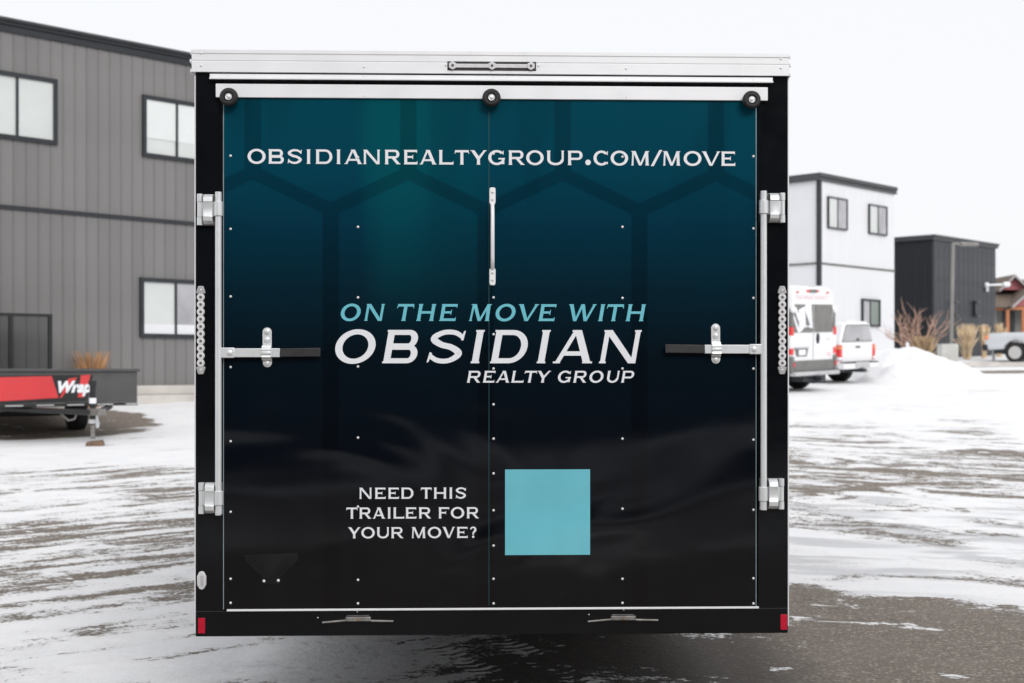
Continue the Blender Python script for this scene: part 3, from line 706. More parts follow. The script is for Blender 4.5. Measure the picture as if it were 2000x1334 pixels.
def grey_building():
    P0 = Vector((-6.25, 26.5, 0)) - A2*9.0
    b = thing('office_building', 'long grey two-storey building with ribbed metal siding and black windows', 'building', (P0.x, P0.y, 0), GA)
    h = lambda px, py, d=0: hit(px, py, (P0.x, P0.y), GA, d)
    L = 17; zb = h(330, 752.5)[1]; zbelt = h(375, 437)[1]; ztop = h(375, 128)[1]
    MB().box(.01, .004, zb-1.2, L, 9, ztop).build('wall', M['dark_trim'], b)
    siding(b, 0, L, zb, zbelt, .232, M['grey_siding']); siding(b, 0, L, zbelt, ztop, .232, M['grey_siding'])
    MB().box(-.02, -.05, zbelt-.035, L+.02, -.001, zbelt+.035).build('belt_trim', M['dark_trim'], b)
    zc = h(375, 111)[1]
    MB().prismx([(.2, ztop-.02), (-.055, ztop-.02), (-.055, ztop+.09), (-.09, ztop+.10), (-.09, ztop+.15), (.2, ztop+.15)], -.06, L+.06).build('parapet_trim', M['dark_trim'], b)
    MB().prismx([(9.05, ztop+.151), (-.12, ztop+.151), (-.12, ztop+.20), (-.15, ztop+.21), (-.15, zc), (9.05, zc+.02)], -.1, L+.1).build('parapet_cap', M['trim_top'], b)
    m = MB()
    mo = MB().box(-.1, -.16, zb-.17, L+.1, -.001, zb).build('foundation', M['concrete'], b, .01)
    MB().box(-.1, -.26, zb-1.2, L+.1, -.001, zb-.174).build('foundation', M['concrete'], b, .01)
    for xr, xm, yt, yb in ((113, 35, 155, 283), (None, None, 0, 0)):
        if xr:
            s1, zt_ = h(xr, yt, .07); _, zb_ = h(xr, yb, .07); sm_, _ = h(xm, 200, .07); window(b, sm_-(s1-sm_)*1.0, s1, zb_, zt_, M['pane'])
    for xl, xm, yt, yb, pn2 in ((280, 347, 184, 305, None), (275, 345, 541.5, 659, M['pane_grey'])):
        s0, zt_ = h(xl, yt, .07); _, zb_ = h(xl, yb, .07); sm_, _ = h(xm, yt, .07); wo = window(b, s0, s0+(sm_-s0)*2, zb_, zt_, M['pane'], pane2=pn2)
        hh = zt_-zb_; f_ = .62 if pn2 is None else .16
        for xa_, xb_ in ((s0+.08, sm_-.025), (sm_+.025, s0+(sm_-s0)*2-.08)):
            if pn2 is None: MB().box(xa_, -.040, zt_-.08-hh*f_, xb_, -.037, zt_-.078).build('pane_reflection', M['pane_reflection'], wo)  # reflection painted as a lighter sheet over the upper part of each pane
            else: MB().box(xa_, -.040, zb_+.078, xb_, -.037, zb_+.08+hh*f_).build('sill_board', M['white_wall'], wo)
    return b
grey_building()

def white_building():
    c = at(1600, 400, 48); P0 = (c.x, c.y)
    b = thing('white_building', 'tall white two-storey building behind the parked van', 'building', (c.x, c.y, 0), GA)
    h = lambda px, py, d=0: hit(px, py, P0, GA, d)
    L = h(1746, 450)[0]; zt = h(1600, 352)[1]; zc = h(1600, 336)[1]; zbelt = h(1600, 514)[1]
    MB().box(0, 0, .8, L, 12, zt).build('wall', M['white_wall'], b)
    siding(b, .06, L, zbelt+.04, zt-.02, .4, M['white_wall'], g=.002, rib=.001); siding(b, .06, L, 1.2, zbelt-.04, .4, M['white_wall'], g=.002, rib=.001)
    MB().prismx([(12.1, zt), (-.1, zt), (-.06, zt+.12), (-.11, zt+.13), (-.11, zc-.03), (12.1, zc-.03)], -.11, L+.09).build('parapet_cap', M['trim_top'], b)
    MB().box(-.04, -.04, zbelt-.035, L+.01, 11.9, zbelt+.035).build('belt_trim', M['grey_plastic'], b)
    MB().box(-.06, -.06, 1.2, .08, .08, zt).build('corner_trim', M['dark_trim'], b)
    for x0, y0, x1, y1, p, p2, sp in ((1617.5, 383, 1655, 451, M['pane'], M['pane_grey'], .5), (1697.5, 398, 1732.5, 462, M['pane'], M['pane_grey'], .5), (1684, 583, 1719, 643, M['pane_grey'], M['pane_green'], .45)):
        s0, z1 = h(x0, y0, .07); _, z0 = h(x0, y1-6, .07); s1, _ = h(x1, y0, .07)
        window(b, s0, s1, z0, z1, p, sp, .045 if y0 < 500 else .075, p2, y=-.03)
    z0 = h(1600, 455)[1]; z1 = h(1600, 386)[1]
    o = MB().box(-.06, 2.6, z0, .01, 3.9, z1).build('window', M['dark_trim'], b)
    MB().box(-.066, 2.7, z0+.08, -.061, 3.8, z1-.08).build('pane', M['pane_grey'], o)
white_building()

def black_building():
    c = at(1823, 470, 55); P0 = (c.x, c.y)
    b = thing('black_building', 'dark charcoal flat-roofed building beside the white one', 'building', (c.x, c.y, 0), GA)
    h = lambda px, py, d=0: hit(px, py, P0, GA, d)
    L = h(1944, 500)[0]; zt = h(1823, 468)[1]
    MB().box(.03, .004, 1.2, L, 7, zt).build('wall', M['dark_trim'], b)
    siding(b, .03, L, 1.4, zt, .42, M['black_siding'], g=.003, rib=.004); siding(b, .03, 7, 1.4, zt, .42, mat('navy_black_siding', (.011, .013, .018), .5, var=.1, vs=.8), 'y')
    MB().box(-.05, -.05, 1.3, .06, .06, zt).build('corner_trim', M['black_siding'], b)
    MB().prismx([(7.1, zt), (-.08, zt), (-.08, zt+.1), (-.14, zt+.12), (-.14, zt+.2), (7.1, zt+.2)], -.14, L+.12).build('parapet_cap', M['trim_top'], b)
    for px in (1863.5, 1905.5):
        s, z1 = h(px, 590, .05); _, z0 = h(px, 617, .05)
        f = MB().box(s-.16, -.12, z0, s+.16, -.02, z1).build('wall_light', M['dark_trim'], b, .02)
        MB().box(s-.18, -.2, z0-.03, s+.18, -.02, z0+.04).build('light_shade', M['trim_top'], f); MB().box(s-.18, -.2, z1-.04, s+.18, -.02, z1+.04).build('light_shade', M['trim_top'], f)
    s, z = h(1930, 557, .1)
    lm = thing('wall_lamp', 'pale arm lamp jutting past the corner of the charcoal building', 'lamp', tuple(Vector((c.x, c.y, 0))+A2*s-B2*.02+Vector((0, 0, z))), 0)
    wm = M['alu']
    MB().lathe((0, .02, 0), (0, -1, 0), [(0, .07), (.03, .11), (.08, .12), (.14, .08), (.17, .02)], 16).build('mount', wm, lm)
    MB().tube([(0, -.12, 0), (.35, -.16, .01), (.78, -.18, .02)], .045, 8).build('arm', wm, lm)
    MB().loft([[(x, -.18+.11*k*math.cos(a), .02+.11*k*math.sin(a)) for a in [R(t*45) for t in range(8)]] for x, k in ((.62, .5), (.68, 1), (.9, 1.05), (.95, .6))]).build('lamp_head', wm, lm)
    MB().box(-.06, -.15, -.28, .06, -.02, -.12).build('sensor', M['alu_dull'], lm)
black_building()

def shop_behind_camera():
    # the shop the photographer stands in front of; the glossy door mirrors it
    b = thing('workshop', 'charcoal workshop facing the rear of the box trailer', 'building', (-18, -14, 0), 0)
    MB().box(0, -8, -.1, 36, 0, 8.6).build('wall', M['black_siding'], b)
    MB().box(-.1, -8.1, 8.6, 36.1, .12, 8.85).build('parapet_cap', M['dark_trim'], b)
    for x in (3, 10, 24):
        MB().box(x, 0, 0, x+4, .05, 3.6).build('garage_door', M['dark_trim'], b)
shop_behind_camera()

# ------------------------------------------------------------------ house far right
def house():
    Z0 = 80
    X = lambda px: (px-1000)/F*Z0
    Zz = lambda py: CAMZ+(HOR-py)/F*Z0
    b = thing('house', 'brown-roofed house with red gables and orange porch posts', 'house', (X(1990), Z0, G(30, 80)))
    ox, oz = X(1990), G(30, 80)
    def lx(p): return X(p)-ox
    def lz(p): return Zz(p)-oz
    roofm = mat('brown_shingles', (.16, .125, .10), .9, var=.2, vs=4, bump=.4, bs=12)
    red = mat('red_board', (.33, .10, .11), .7, var=.08); org = mat('cedar_post', (.42, .16, .07), .7, var=.2, vs=6)
    gw = mat('grey_green_wall', (.15, .16, .15), .7, var=.1); tan = mat('tan_gable', (.45, .36, .28), .8); fasc = mat('fascia', (.35, .33, .34), .6)
    snowm = mat('roof_snow', (.85, .86, .87), .8, var=.03)
    MB().box(lx(1925), 1.2, -.1, lx(2120), 8, lz(595)).build('wall', gw, b)
    # main roof: lower apron and upper slope
    MB().prismx([(.2, lz(597)), (.2, lz(600)), (8.2, lz(600)), (4.6, lz(536))], lx(1915), lx(2130)).build('roof', roofm, b)
    # rear gable with snow on its slope
    gx = lx(1966)
    MB().prism([(lx(1946), lz(540)), (lx(1988), lz(540)), (gx, lz(527))], 4.4, 4.7).build('rear_gable', tan, b)
    r = MB(); r.loft([[(gx, 4.2, lz(524)), (gx, 9, lz(524)), (gx, 9, lz(527)), (gx, 4.2, lz(527))], [(lx(1992), 4.2, lz(538)), (lx(1992), 9, lz(538)), (lx(1992), 9, lz(541)), (lx(1992), 4.2, lz(541))]]).build('snowy_roof', snowm, b)
    MB().loft([[(gx, 4.2, lz(524)), (gx, 9, lz(524)), (gx, 9, lz(527)), (gx, 4.2, lz(527))], [(lx(1942), 4.2, lz(540)), (lx(1942), 9, lz(540)), (lx(1942), 9, lz(543)), (lx(1942), 4.2, lz(543))]]).build('rear_roof', fasc, b)
    # two front gables, one above the other
    for (xa, ya, yp, xp, dy, m) in ((1970, 563, 536, 1998, 1.6, red), (1975, 598, 565, 2012, -.1, red)):
        xb = 2*xp-xa
        MB().prism([(lx(xa), lz(ya)), (lx(xb), lz(ya)), (lx(xp), lz(yp))], dy, dy+.25).build('gable', m, b)
        for e in (xa-3, xb+3):
            k = MB(); y0, y1 = dy-.35, dy+3
            k.loft([[(lx(xp), y0, lz(yp-3)), (lx(xp), y1, lz(yp-3)), (lx(xp), y1, lz(yp+2)), (lx(xp), y0, lz(yp+2))], [(lx(e), y0, lz(ya)), (lx(e), y1, lz(ya)), (lx(e), y1, lz(ya+5)), (lx(e), y0, lz(ya+5))]])
            k.build('gable_roof', roofm, b)
            MB().loft([[(lx(xp), y0-.06, lz(yp-3)), (lx(xp), y0-.005, lz(yp-3)), (lx(xp), y0-.005, lz(yp+2)), (lx(xp), y0-.06, lz(yp+2))], [(lx(e), y0-.06, lz(ya)), (lx(e), y0-.005, lz(ya)), (lx(e), y0-.005, lz(ya+5)), (lx(e), y0-.06, lz(ya+5))]]).build('fascia', fasc, b)
    MB().box(lx(1972), -.05, lz(605), lx(2056), .25, lz(599)).build('porch_beam', org, b)
    MB().box(lx(1942), .95, lz(605), lx(1972), 1.19, lz(600)).build('eave_board', org, b)
    for p in (1966, 1996, 2052): MB().box(lx(p), -.05, -.2, lx(p+5), .15, lz(605)).build('porch_post', org, b)
    MB().box(lx(1972), 1.12, -.1, lx(1996), 1.19, lz(606)).build('door', M['dark_trim'], b)
    wo = MB().box(lx(1945), 1.1, lz(629), lx(1958), 1.19, lz(604)).build('window', M['white_wall'], b)
    MB().box(lx(1947), 1.08, lz(627), lx(1956), 1.099, lz(606)).build('pane', M['pane_grey'], wo)
house()

# ------------------------------------------------------------------ vehicles
def slope_matrix(origin, fwd2):
    g = .044
    f = Vector((fwd2.x, fwd2.y, fwd2.y*g)).normalized(); r = Vector((fwd2.y, -fwd2.x, -fwd2.x*g)).normalized()
    u = r.cross(f)
    m = Matrix((r, f, u)).transposed().to_4x4(); m.translation = origin
    return m
def wheel(par, x, y, r, wdt, s, rimm=None, spokes=6):
    t = MB().lathe((x-s*wdt/2, y, r-.012), (s, 0, 0), [(0, r*.55), (0, r*.8), (wdt*.1, r*.96), (wdt*.25, r), (wdt*.75, r), (wdt*.9, r*.96), (wdt, r*.8), (wdt, r*.62), (wdt*.8, r*.6)], 36).build('wheel', M['tyre'], par)
    m = MB().lathe((x+s*wdt*.1, y, r-.012), (s, 0, 0), [(0, r*.6), (wdt*.33, r*.63), (wdt*.36, r*.6), (wdt*.15, r*.55), (wdt*.12, .02)], 28)
    m.build('rim', M['dark_trim'] if rimm else M['rim'], t)
    if rimm:
        k = MB()
        for i in range(spokes):
            a = 2*math.pi*i/spokes
            c, sn = math.cos(a), math.sin(a)
            xo = x+s*wdt*.42
            def P(rr, off, dx): return (xo-s*dx, y+c*rr-sn*off, r-.012+sn*rr+c*off)
            k.loft([[P(r*.08, -.045, 0), P(r*.08, .045, 0), P(r*.08, .045, .05), P(r*.08, -.045, .05)], [P(r*.59, -.04, 0), P(r*.59, .04, 0), P(r*.59, .04, .05), P(r*.59, -.04, .05)]])
        k.lathe((x+s*wdt*.36, y, r-.012), (s, 0, 0), [(0, .075), (.04, .06), (.045, .01)], 14)
        k.lathe((x+s*wdt*.30, y, r-.012), (s, 0, 0), [(0, r*.57), (0, r*.63), (.05, r*.63), (.05, r*.57)], 28)
        k.build('spokes', rimm, t)
    return t
def loft_body(secs):
    """secs: (y, [(half width, z), ...] bottom to top on one side)"""
    rings = []
    for y, pr in secs:
        rings.append([(w_, y, z_) for w_, z_ in pr] + [(-w_, y, z_) for w_, z_ in reversed(pr)])
    return MB().loft(rings)
def text_mesh(body, size, mat_, parent, loc, rot, shear=0, name='lettering', ext=0, offset=0, sx=1):
    cu = bpy.data.curves.new(name, 'FONT'); cu.body = body; cu.size = size; cu.align_x = 'CENTER'; cu.align_y = 'CENTER'; cu.shear = shear; cu.offset = offset; cu.extrude = ext
    tmp = bpy.data.objects.new('tmp', cu); col.objects.link(tmp)
    dg = bpy.context.evaluated_depsgraph_get(); me = bpy.data.meshes.new_from_object(tmp.evaluated_get(dg))
    bpy.data.objects.remove(tmp)
    me.materials.clear(); me.materials.append(mat_)
    o = bpy.data.objects.new(name, me); col.objects.link(o); o.parent = parent; o.location = loc; o.rotation_euler = rot; o.scale = (sx, 1, 1)
    return o
def delivery_van():
    pr = Vector((.2377*33.5, 33.5, 0)); c = pr-A2*1.0
    c.z = G(c.x, c.y)
    v = thing('delivery_van', 'white high-roof delivery van with red tail lamps parked by the pickup', 'van')
    v.matrix_world = slope_matrix(c, B2)
    def sec(h, k=1.0, z0=.48): return [(.97*k, z0), (1.0*k, z0+.12), (1.0*k, min(1.15, h-.2)), (.985*k, min(1.45, h-.12)), (.91*k, h-.2), (.86*k, h-.06), (.74*k, h)]
    secs = [(0, sec(2.46, .985)), (.05, sec(2.52)), (.25, sec(2.56)), (3.3, sec(2.54)), (3.75, sec(2.40)), (4.55, sec(1.55)), (5.15, sec(1.25)), (5.35, sec(1.02, .95))]
    body = loft_body(secs).build('body', M['white_car'], v, .015, smooth=40)
    def face(name, x0, z0, x1, z1, m, d=.012, par=v, bev=.004): return MB().box(x0, -d, z0, x1, .02, z1).build(name, m, par, bev)
    # two rear doors' glass, with the white print across
    g = MB().prism([(-.88, 1.43), (-.02, 1.43), (-.02, 2.10), (-.83, 2.10)], -.014, .02).build('rear_window', M['tint'], v)
    MB().prism([(.02, 1.43), (.88, 1.43), (.83, 2.10), (.02, 2.10)], -.014, .02).build('rear_window', M['tint'], v)
    k = MB()
    for i, q in enumerate(([(-.70, 1.44), (-.60, 1.43), (-.88, 1.86), (-.90, 1.78)], [(-.66, 1.43), (-.54, 1.47), (-.36, 1.6), (-.40, 2.06), (-.68, 1.97), (-.66, 1.75)], [(-.86, 1.98), (-.78, 2.04), (-.62, 1.78), (-.68, 1.7)],
              [(-.40, 2.10), (-.12, 2.10), (-.06, 1.52), (-.40, 1.60), (-.40, 1.54), (-.16, 1.60), (-.36, 1.9)])):
        k.add([(x, -.0155-.0004*i, z) for x, z in q], [tuple(range(len(q)))])
    o = k.build('window_print', M['white_film'], g, smooth=0, flat=True)
    # tail lamps
    for s in (-1, 1):
        m = MB().box(s*.885, -.02, .88, s*1.012, .12, 1.52).build('tail_lamp', M['tail'] if False else M['white_car'], v, .01)
        MB().box(s*.888, -.028, 1.36, s*1.018, .125, 1.56).build('lamp_lens', M['tail'], m, .01); MB().box(s*.888, -.028, .90, s*1.018, .125, 1.06).build('lamp_lens', M['tail'], m, .01)
        MB().box(s*.89, -.016, 1.56, s*.985, .1, 2.0).build('pillar_trim', M['grey_plastic'], v, .01)
        MB().lathe((s*.93, .02, 1.98), (0, -1, 0), [(0, .08), (.06, .09), (.1, .05)], 12).build('hinge_cap', M['white_car'], v)
        MB().box(s*.90, -.06, .46, s*1.02, .1, .86).build('bumper_corner', M['grey_plastic'], v, .02)
        MB().box(s*.905, -.075, .62, s*.955, .0, .72).build('reflector', M['tail'], v, .004)
    MB().box(-.88, -.05, .50, .88, .05, .76).build('bumper', M['grey_plastic'], v, .02)
    MB().box(-.98, -.16, .40, .98, .05, .498).build('rear_step', M['alu_dull'], v, .02)
    face('door_gap', -.008, .78, .008, 1.42, M['grey_plastic'], .006, bev=0)
    pl = MB().prism([(-.74, .86), (-.30, .86), (-.24, 1.06), (-.82, 1.06)], -.016, .02).build('plate_recess', M['grey_plastic'], v)
    MB().box(-.66, -.022, .89, -.36, -.017, 1.02).build('plate', M['alu'], pl)
    MB().box(-.84, -.035, 1.05, -.22, .02, 1.085).build('plate_lamp_bar', M['alu_dull'], v)
    MB().lathe((.2, -.005, 1.28), (0, -1, 0), [(0, .06), (.02, .055), (.035, .02)], 14).build('door_handle', M['dark_trim'], v).scale = (1, 1, 1)
    MB().prism([(.15, 1.16), (.25, 1.16), (.27, 1.28), (.25, 1.4), (.15, 1.4), (.13, 1.28)], -.012, .02).build('handle_plate', M['dark_trim'], v)
    MB().box(-.32, -.02, 2.395, .22, .03, 2.45).build('brake_light', M['tail'], v, .01)
    MB().box(-.2, -.028, 2.385, .1, .03, 2.46).build('camera_pod', M['grey_plastic'], v, .01)
    for x in (-.72, .62): MB().prism([(x-.04, 2.37), (x+.04, 2.37), (x+.06, 2.41), (x-.06, 2.41)], -.015, .02).build('marker_light', M['tail'], v)
    pink = mat('faded_pink_film', (.78, .52, .54), .4, var=.03); gry = mat('badge_grey', (.62, .55, .57), .4)
    text_mesh('THE WRAP AGENCY', .155, pink, v, (-.06, -.004, 2.26), (R(90), 0, 0), sx=1.05)
    text_mesh('RAM', .08, gry, v, (.66, -.004, 1.25), (R(90), 0, 0))
    MB().box(.64, -.004, .84, .80, 0, .93).build('sticker', pink, v)
    for z in (.93, 1.0): MB().box(.34, -.003, z, .78, 0, z+.018).build('door_print', mat('pale_print', (.68, .67, .68), .4), v)
    MB().box(-.5, -.05, .25, .5, .3, .40).build('hitch_beam', M['dark_trim'], v); MB().box(-.06, -.28, .27, .06, 0, .36).build('hitch', M['dark_trim'], v)
    for s in (-1, 1):
        wheel(v, s*.86, .95, .36, .24, s); wheel(v, s*.86, 4.5, .36, .24, s)
    MB().cyl((-.8, .95, .33), (.8, .95, .33), .07).build('axle', M['dark_trim'], v)
    MB().box(-.93, .3, .34, .93, 5.0, .49).build('underbody', M['dark_trim'], v)
    for s in (-1, 1): MB().box(s*1.0, 3.6, 1.45, s*1.03, 4.2, 2.0).build('side_window', M['glass'], v)
delivery_van()

def pickup(name, label, cvec, fwd, paint, canopy, rimm=None):
    v = thing(name, label, 'pickup truck'); v.matrix_world = slope_matrix(cvec, fwd)
    def bx(name, *a, m=paint, par=v, bev=.02): return MB().box(*a).build(name, m, par, bev)
    W = .92
    def low(h, k=1., z0=.5): return [(W*.93*k, z0), (W*k, z0+.1), (W*k, h-.12), (W*.965*k, h-.02), (W*.9*k, h)]
    # arches cut as raised section bottoms over the wheels
    ys = [0, .55, .62, .78, .98, 1.18, 1.34, 1.41, 3.6, 3.67, 3.83, 4.03, 4.23, 4.39, 4.46, 5.0, 5.15]
    def zb(y):
        z = .45
        for c_ in (.98, 4.03):
            d = abs(y-c_)
            if d < .44: z = max(z, .40+math.sqrt(max(0, .44**2-d*d)))
        return z
    if rimm: hood = lambda y: 1.12 if y < 3.3 else 1.14-.05*(y-3.3)/1.6 - (.2 if y > 5.1 else 0)
    else: hood = lambda y: 1.13 if y < 3.3 else 1.10-.04*(y-3.3) - (.15 if y > 5.1 else 0)
    loft_body([(y, low(hood(y), 1 if .02 < y < 5 else .97, zb(y))) for y in ys]).build('body', paint, v, .01, smooth=40)
    # cab
    cabt = 1.74 if not rimm else 1.82
    loft_body([(1.72, [(W*.9, 1.05), (W*.80, cabt-.1), (W*.68, cabt)]), (1.95, [(W*.92, 1.05), (W*.82, cabt-.06), (W*.7, cabt+.02)]), (2.9, [(W*.92, 1.05), (W*.80, cabt-.08), (W*.68, cabt)]), (3.75, [(W*.9, 1.04), (W*.86, 1.06), (W*.8, 1.08)])]).build('cab', paint, v, .02, smooth=40)
    for s in (-1, 1):
        MB().add([(s*W*.93, 1.95, 1.15), (s*W*.93, 2.9, 1.15), (s*W*.845, 2.75, cabt-.12), (s*W*.845, 2.0, cabt-.12), (s*W*.80, 1.95, 1.15), (s*W*.80, 2.9, 1.15), (s*W*.70, 2.75, cabt-.12), (s*W*.70, 2.0, cabt-.12)],
                 [(0, 1, 2, 3), (7, 6, 5, 4), (0, 4, 5, 1), (1, 5, 6, 2), (2, 6, 7, 3), (3, 7, 4, 0)]).build('side_window', M['glass'], v)
        bx('door_handle', s*W*.99, 2.05, .98, s*W*1.02, 2.2, 1.01, m=M['dark_trim'], bev=0)
        bx('mirror', s*W*1.0, 3.0, 1.16, s*(W+.18), 3.1, 1.34, m=paint)
    if canopy:
        loft_body([(0, [(W*.93, 1.10), (W*.92, 1.14), (W*.70, 1.60), (W*.5, 1.655)]), (.04, [(W*.95, 1.10), (W*.94, 1.14), (W*.74, 1.62), (W*.5, 1.68)]), (1.68, [(W*.95, 1.10), (W*.94, 1.14), (W*.74, 1.64), (W*.5, 1.70)])]).build('canopy', paint, v, .02)
        w_ = MB().prism([(-.76, 1.16), (.76, 1.16), (.565, 1.57), (-.565, 1.57)], -.018, .02).build('canopy_window', M['pane_grey'], v, .004)
        MB().prism([(-.79, 1.135), (.79, 1.135), (.585, 1.595), (-.585, 1.595)], -.010, .015).build('window_gasket', M['grey_plastic'], v)
        bx('canopy_latch', -.05, -.04, 1.17, .05, 0, 1.23, m=M['dark_trim'], par=w_, bev=.01)
        MB().box(-.2, .2, 1.68, .2, .35, 1.705).build('canopy_lamp', M['alu'], v, .01)
    bx('tailgate', -.78, -.022, .60, .78, .05, 1.09)
    bx('tailgate_handle', -.12, -.034, .97, .12, 0, 1.03, m=M['grey_plastic'], bev=.01)
    for s in (-1, 1):
        tl = MB().prism([(s*.80, .64), (s*.925, .64), (s*.925, 1.06), (s*.80, 1.06)][::s], -.03, .12).build('tail_lamp', M['tail'], v, .015)
        MB().box(s*.805, -.036, .66, s*.93, .1, .74).build('lamp_lens', M['alu'], tl, .01); MB().box(s*.805, -.036, .95, s*.93, .1, 1.03).build('lamp_lens', M['amber'], tl, .01)
        hl = MB().box(s*.55, 5.02, .84, s*.93, 5.17, 1.0).build('headlamp', M['amber'], v, .03)
    bx('rear_bumper', -.9, -.16, .42, .9, .06, .58, m=M['white_car'] if canopy else M['alu_dull'], bev=.03)
    bx('bumper_step', -.35, -.20, .44, .35, -.05, .60, m=M['alu_dull'])
    bx('bumper_pad', -.88, -.165, .58, .88, .0, .60, m=M['dark_trim'], bev=.005)
    bx('front_bumper', -.93, 5.05, .42, .93, 5.25, .66, m=M['dark_trim'], bev=.04)
    bx('grille', -.5, 5.1, .68, .5, 5.18, .98, m=M['grey_plastic'])
    bx('hitch', -.08, -.26, .34, .08, .2, .42, m=M['dark_trim']); bx('muffler', .35, -.1, .30, .45, .5, .39, m=M['alu_dull'], bev=.01)
    bx('underbody', -.7, .2, .32, .7, 4.9, .5, m=M['dark_trim'])
    for s in (-1, 1):
        wheel(v, s*.78, .98, .385, .26, s, rimm); wheel(v, s*.78, 4.03, .385, .26, s, rimm)
    MB().cyl((-.7, .98, .37), (.7, .98, .37), .09).build('axle', M['dark_trim'], v)
    return v
pr = Vector((.2668*37.1, 37.1, 0)); pc = pr-A2*.92; pc.z = G(pc.x, pc.y)-.02
pickup('pickup_truck', 'white pickup with grey-windowed canopy parked beside the delivery van', pc, B2, M['white_car'], True)
# silver pickup: left front wheel seen at the right edge of the photograph
wc = at(1984, 683, 51); f2 = Vector((-.80, .60, 0)); rt = Vector((f2.y, -f2.x, 0))
po = wc - f2*4.03 + rt*.78; po.z = G(po.x, po.y)+.0
pickup('pickup_truck', 'silver pickup with spoked alloy wheels below the brown-roofed house', po, f2, M['silver_car'], False, M['rim'])

# ------------------------------------------------------------------ low-side utility trailer
def utility_trailer():
    Rc = Vector((-5.8, 21, 0)); a = math.atan2(.64, .77); fx = Vector((math.cos(a), math.sin(a), 0)); fy = Vector((-math.sin(a), math.cos(a), 0))
    W2 = 1.07; c = Rc-fx*W2; gz = G(c.x, c.y)
    t = thing('utility_trailer', 'low black open trailer with red printed front and mesh ramp gate', 'trailer', (c.x, c.y, gz), a)
    L = 3.5; zt = 1.57-gz; zb = 1.10-gz
    dk = mat('grey_steel_paint', (.07, .07, .072), .45, var=.15); bk = mat('trailer_black', (.012, .013, .014), .5, var=.3)
    hp = lambda px, py, d=0: (lambda r: (r[0]+W2, r[1]-gz))(hit(px, py, (Rc.x, Rc.y), a, d))
    MB().box(-W2, 0, zb, W2, .05, zt).build('front_wall', dk, t, .004)
    for s in (-1, 1):
        MB().box(s*W2, .051, zb, s*(W2-.04), L, zt-.02).build('side_wall', bk, t, .004)
        MB().tube([(s*(W2-.02), .08, zt), (s*(W2-.02), L, zt)], .028, 8).build('top_rail', bk, t)
    MB().box(-W2-.03, -.04, zt, W2+.03, .07, zt+.045).build('front_rail', dk, t, .01)
    MB().box(-W2+.041, .06, zb, W2-.041, L, zb+.05).build('deck', bk, t)
    m = MB().box(-W2, -.03, zb-.05, W2, .06, zb-.004); m.build('front_beam', bk, t, .008)
    for i in range(5): x = -W2+.1+i*.46; MB().box(x, -.036, zb-.035, x+.26, -.031, zb-.018).build('reflector_strip', M['alu_dull'], t)
    # printed film on the front wall
    redm = mat('red_print', (.62, .045, .05), .4, var=.06)
    def film(q, m, d, name='front_print', par=t):
        pts = [hp(x, y, d) for x, y in q]; pts = [(max(-W2, min(W2, x)), z) for x, z in pts]
        k = MB().prism(pts[::-1], -d, -d+.003); return k.build(name, m, par, smooth=0)
    film([(-60, 734), (182, 732), (170, 783), (-60, 790)], bk, .004)
    film([(-60, 737), (101, 734.5), (114.5, 777), (-60, 785)], redm, .008)
    film([(133, 740), (151, 737), (120, 777), (117, 777)], redm, .008)
    film([(158, 733), (177, 732), (164, 776), (152, 776)], redm, .008)
    x, z = hp(143, 758, .01); 
    text_mesh('Wrap', .225, M['white_film'], t, (x, -.0125, z+.01), (R(90), 0, 0), shear=.3, offset=.012)
    # mesh gate at the rear
    gt = 2.56-gz
    gate = MB()
    for x in (-W2+.03, -W2*.35, W2*.35-.02, W2-.03): gate.box(x-.03, L-.03, zb, x+.03, L+.03, gt-.04)
    gate.box(-W2, L-.032, gt-.04, W2, L+.032, gt+.01)
    g = gate.build('ramp_gate', bk, t)
    n = NT('expanded_mesh'); n.setp(Base_Color=(.02, .022, .023), Roughness=.6); tr = n.t.nodes.new('ShaderNodeBsdfTransparent'); mx = n.t.nodes.new('ShaderNodeMixShader')
    mx.inputs[0].default_value = .5; n.link(tr.outputs[0], mx.inputs[1]); n.link(n.b.outputs[0], mx.inputs[2]); n.link(mx.outputs[0], n.o.inputs[0])
    MB().add([(-W2, L+.001, zb), (W2, L+.001, zb), (W2, L+.001, gt-.04), (-W2, L+.001, gt-.04)], [(0, 1, 2, 3)]).build('gate_mesh', n.m, g, smooth=0, flat=True)
    # tongue, jack, chains
    for s in (-1, 1): MB().tube([(s*.85, .5, zb-.08), (0, -.95, zb-.12)], .042, 6).build('tongue', bk, t)
    MB().box(-.06, -1.2, zb-.16, .06, -.78, zb-.06).build('coupler', M['galv_dark'], t, .01)
    jg = G((c-fy*.86).x, (c-fy*.86).y)-gz
    j = MB().cyl((0, -.86, .28), (0, -.86, zt-.17), .045); j.build('jack', bk, t)
    MB().cyl((0, -.86, jg+.10), (0, -.86, .3), .032).build('jack_leg', M['galv_dark'], t)
    MB().cyl((0, -.86, zt-.46), (0, -.86, zt-.38), .050).build('jack_label', M['alu'], t)
    MB().cyl((0, -.86, zb-.28), (0, -.86, zb-.22), .06).build('jack_collar', M['alu_dull'], t)
    MB().cyl((0, -.86, zt-.2), (.0, -.86, zt-.13), .055).build('jack_cap', bk, t)
    MB().tube([(.15, -.6, zb-.1), (.2, -.55, zb-.35), (.28, -.4, zb-.3), (.34, -.1, zb-.08)], .022, 6).build('safety_chain', M['galv'], t)
    MB().tube([(-.12, -.6, zb-.1), (-.16, -.58, zb-.22), (-.22, -.5, zb-.24), (-.3, -.3, zb-.1)], .015, 6).build('safety_chain', M['galv_dark'], t)
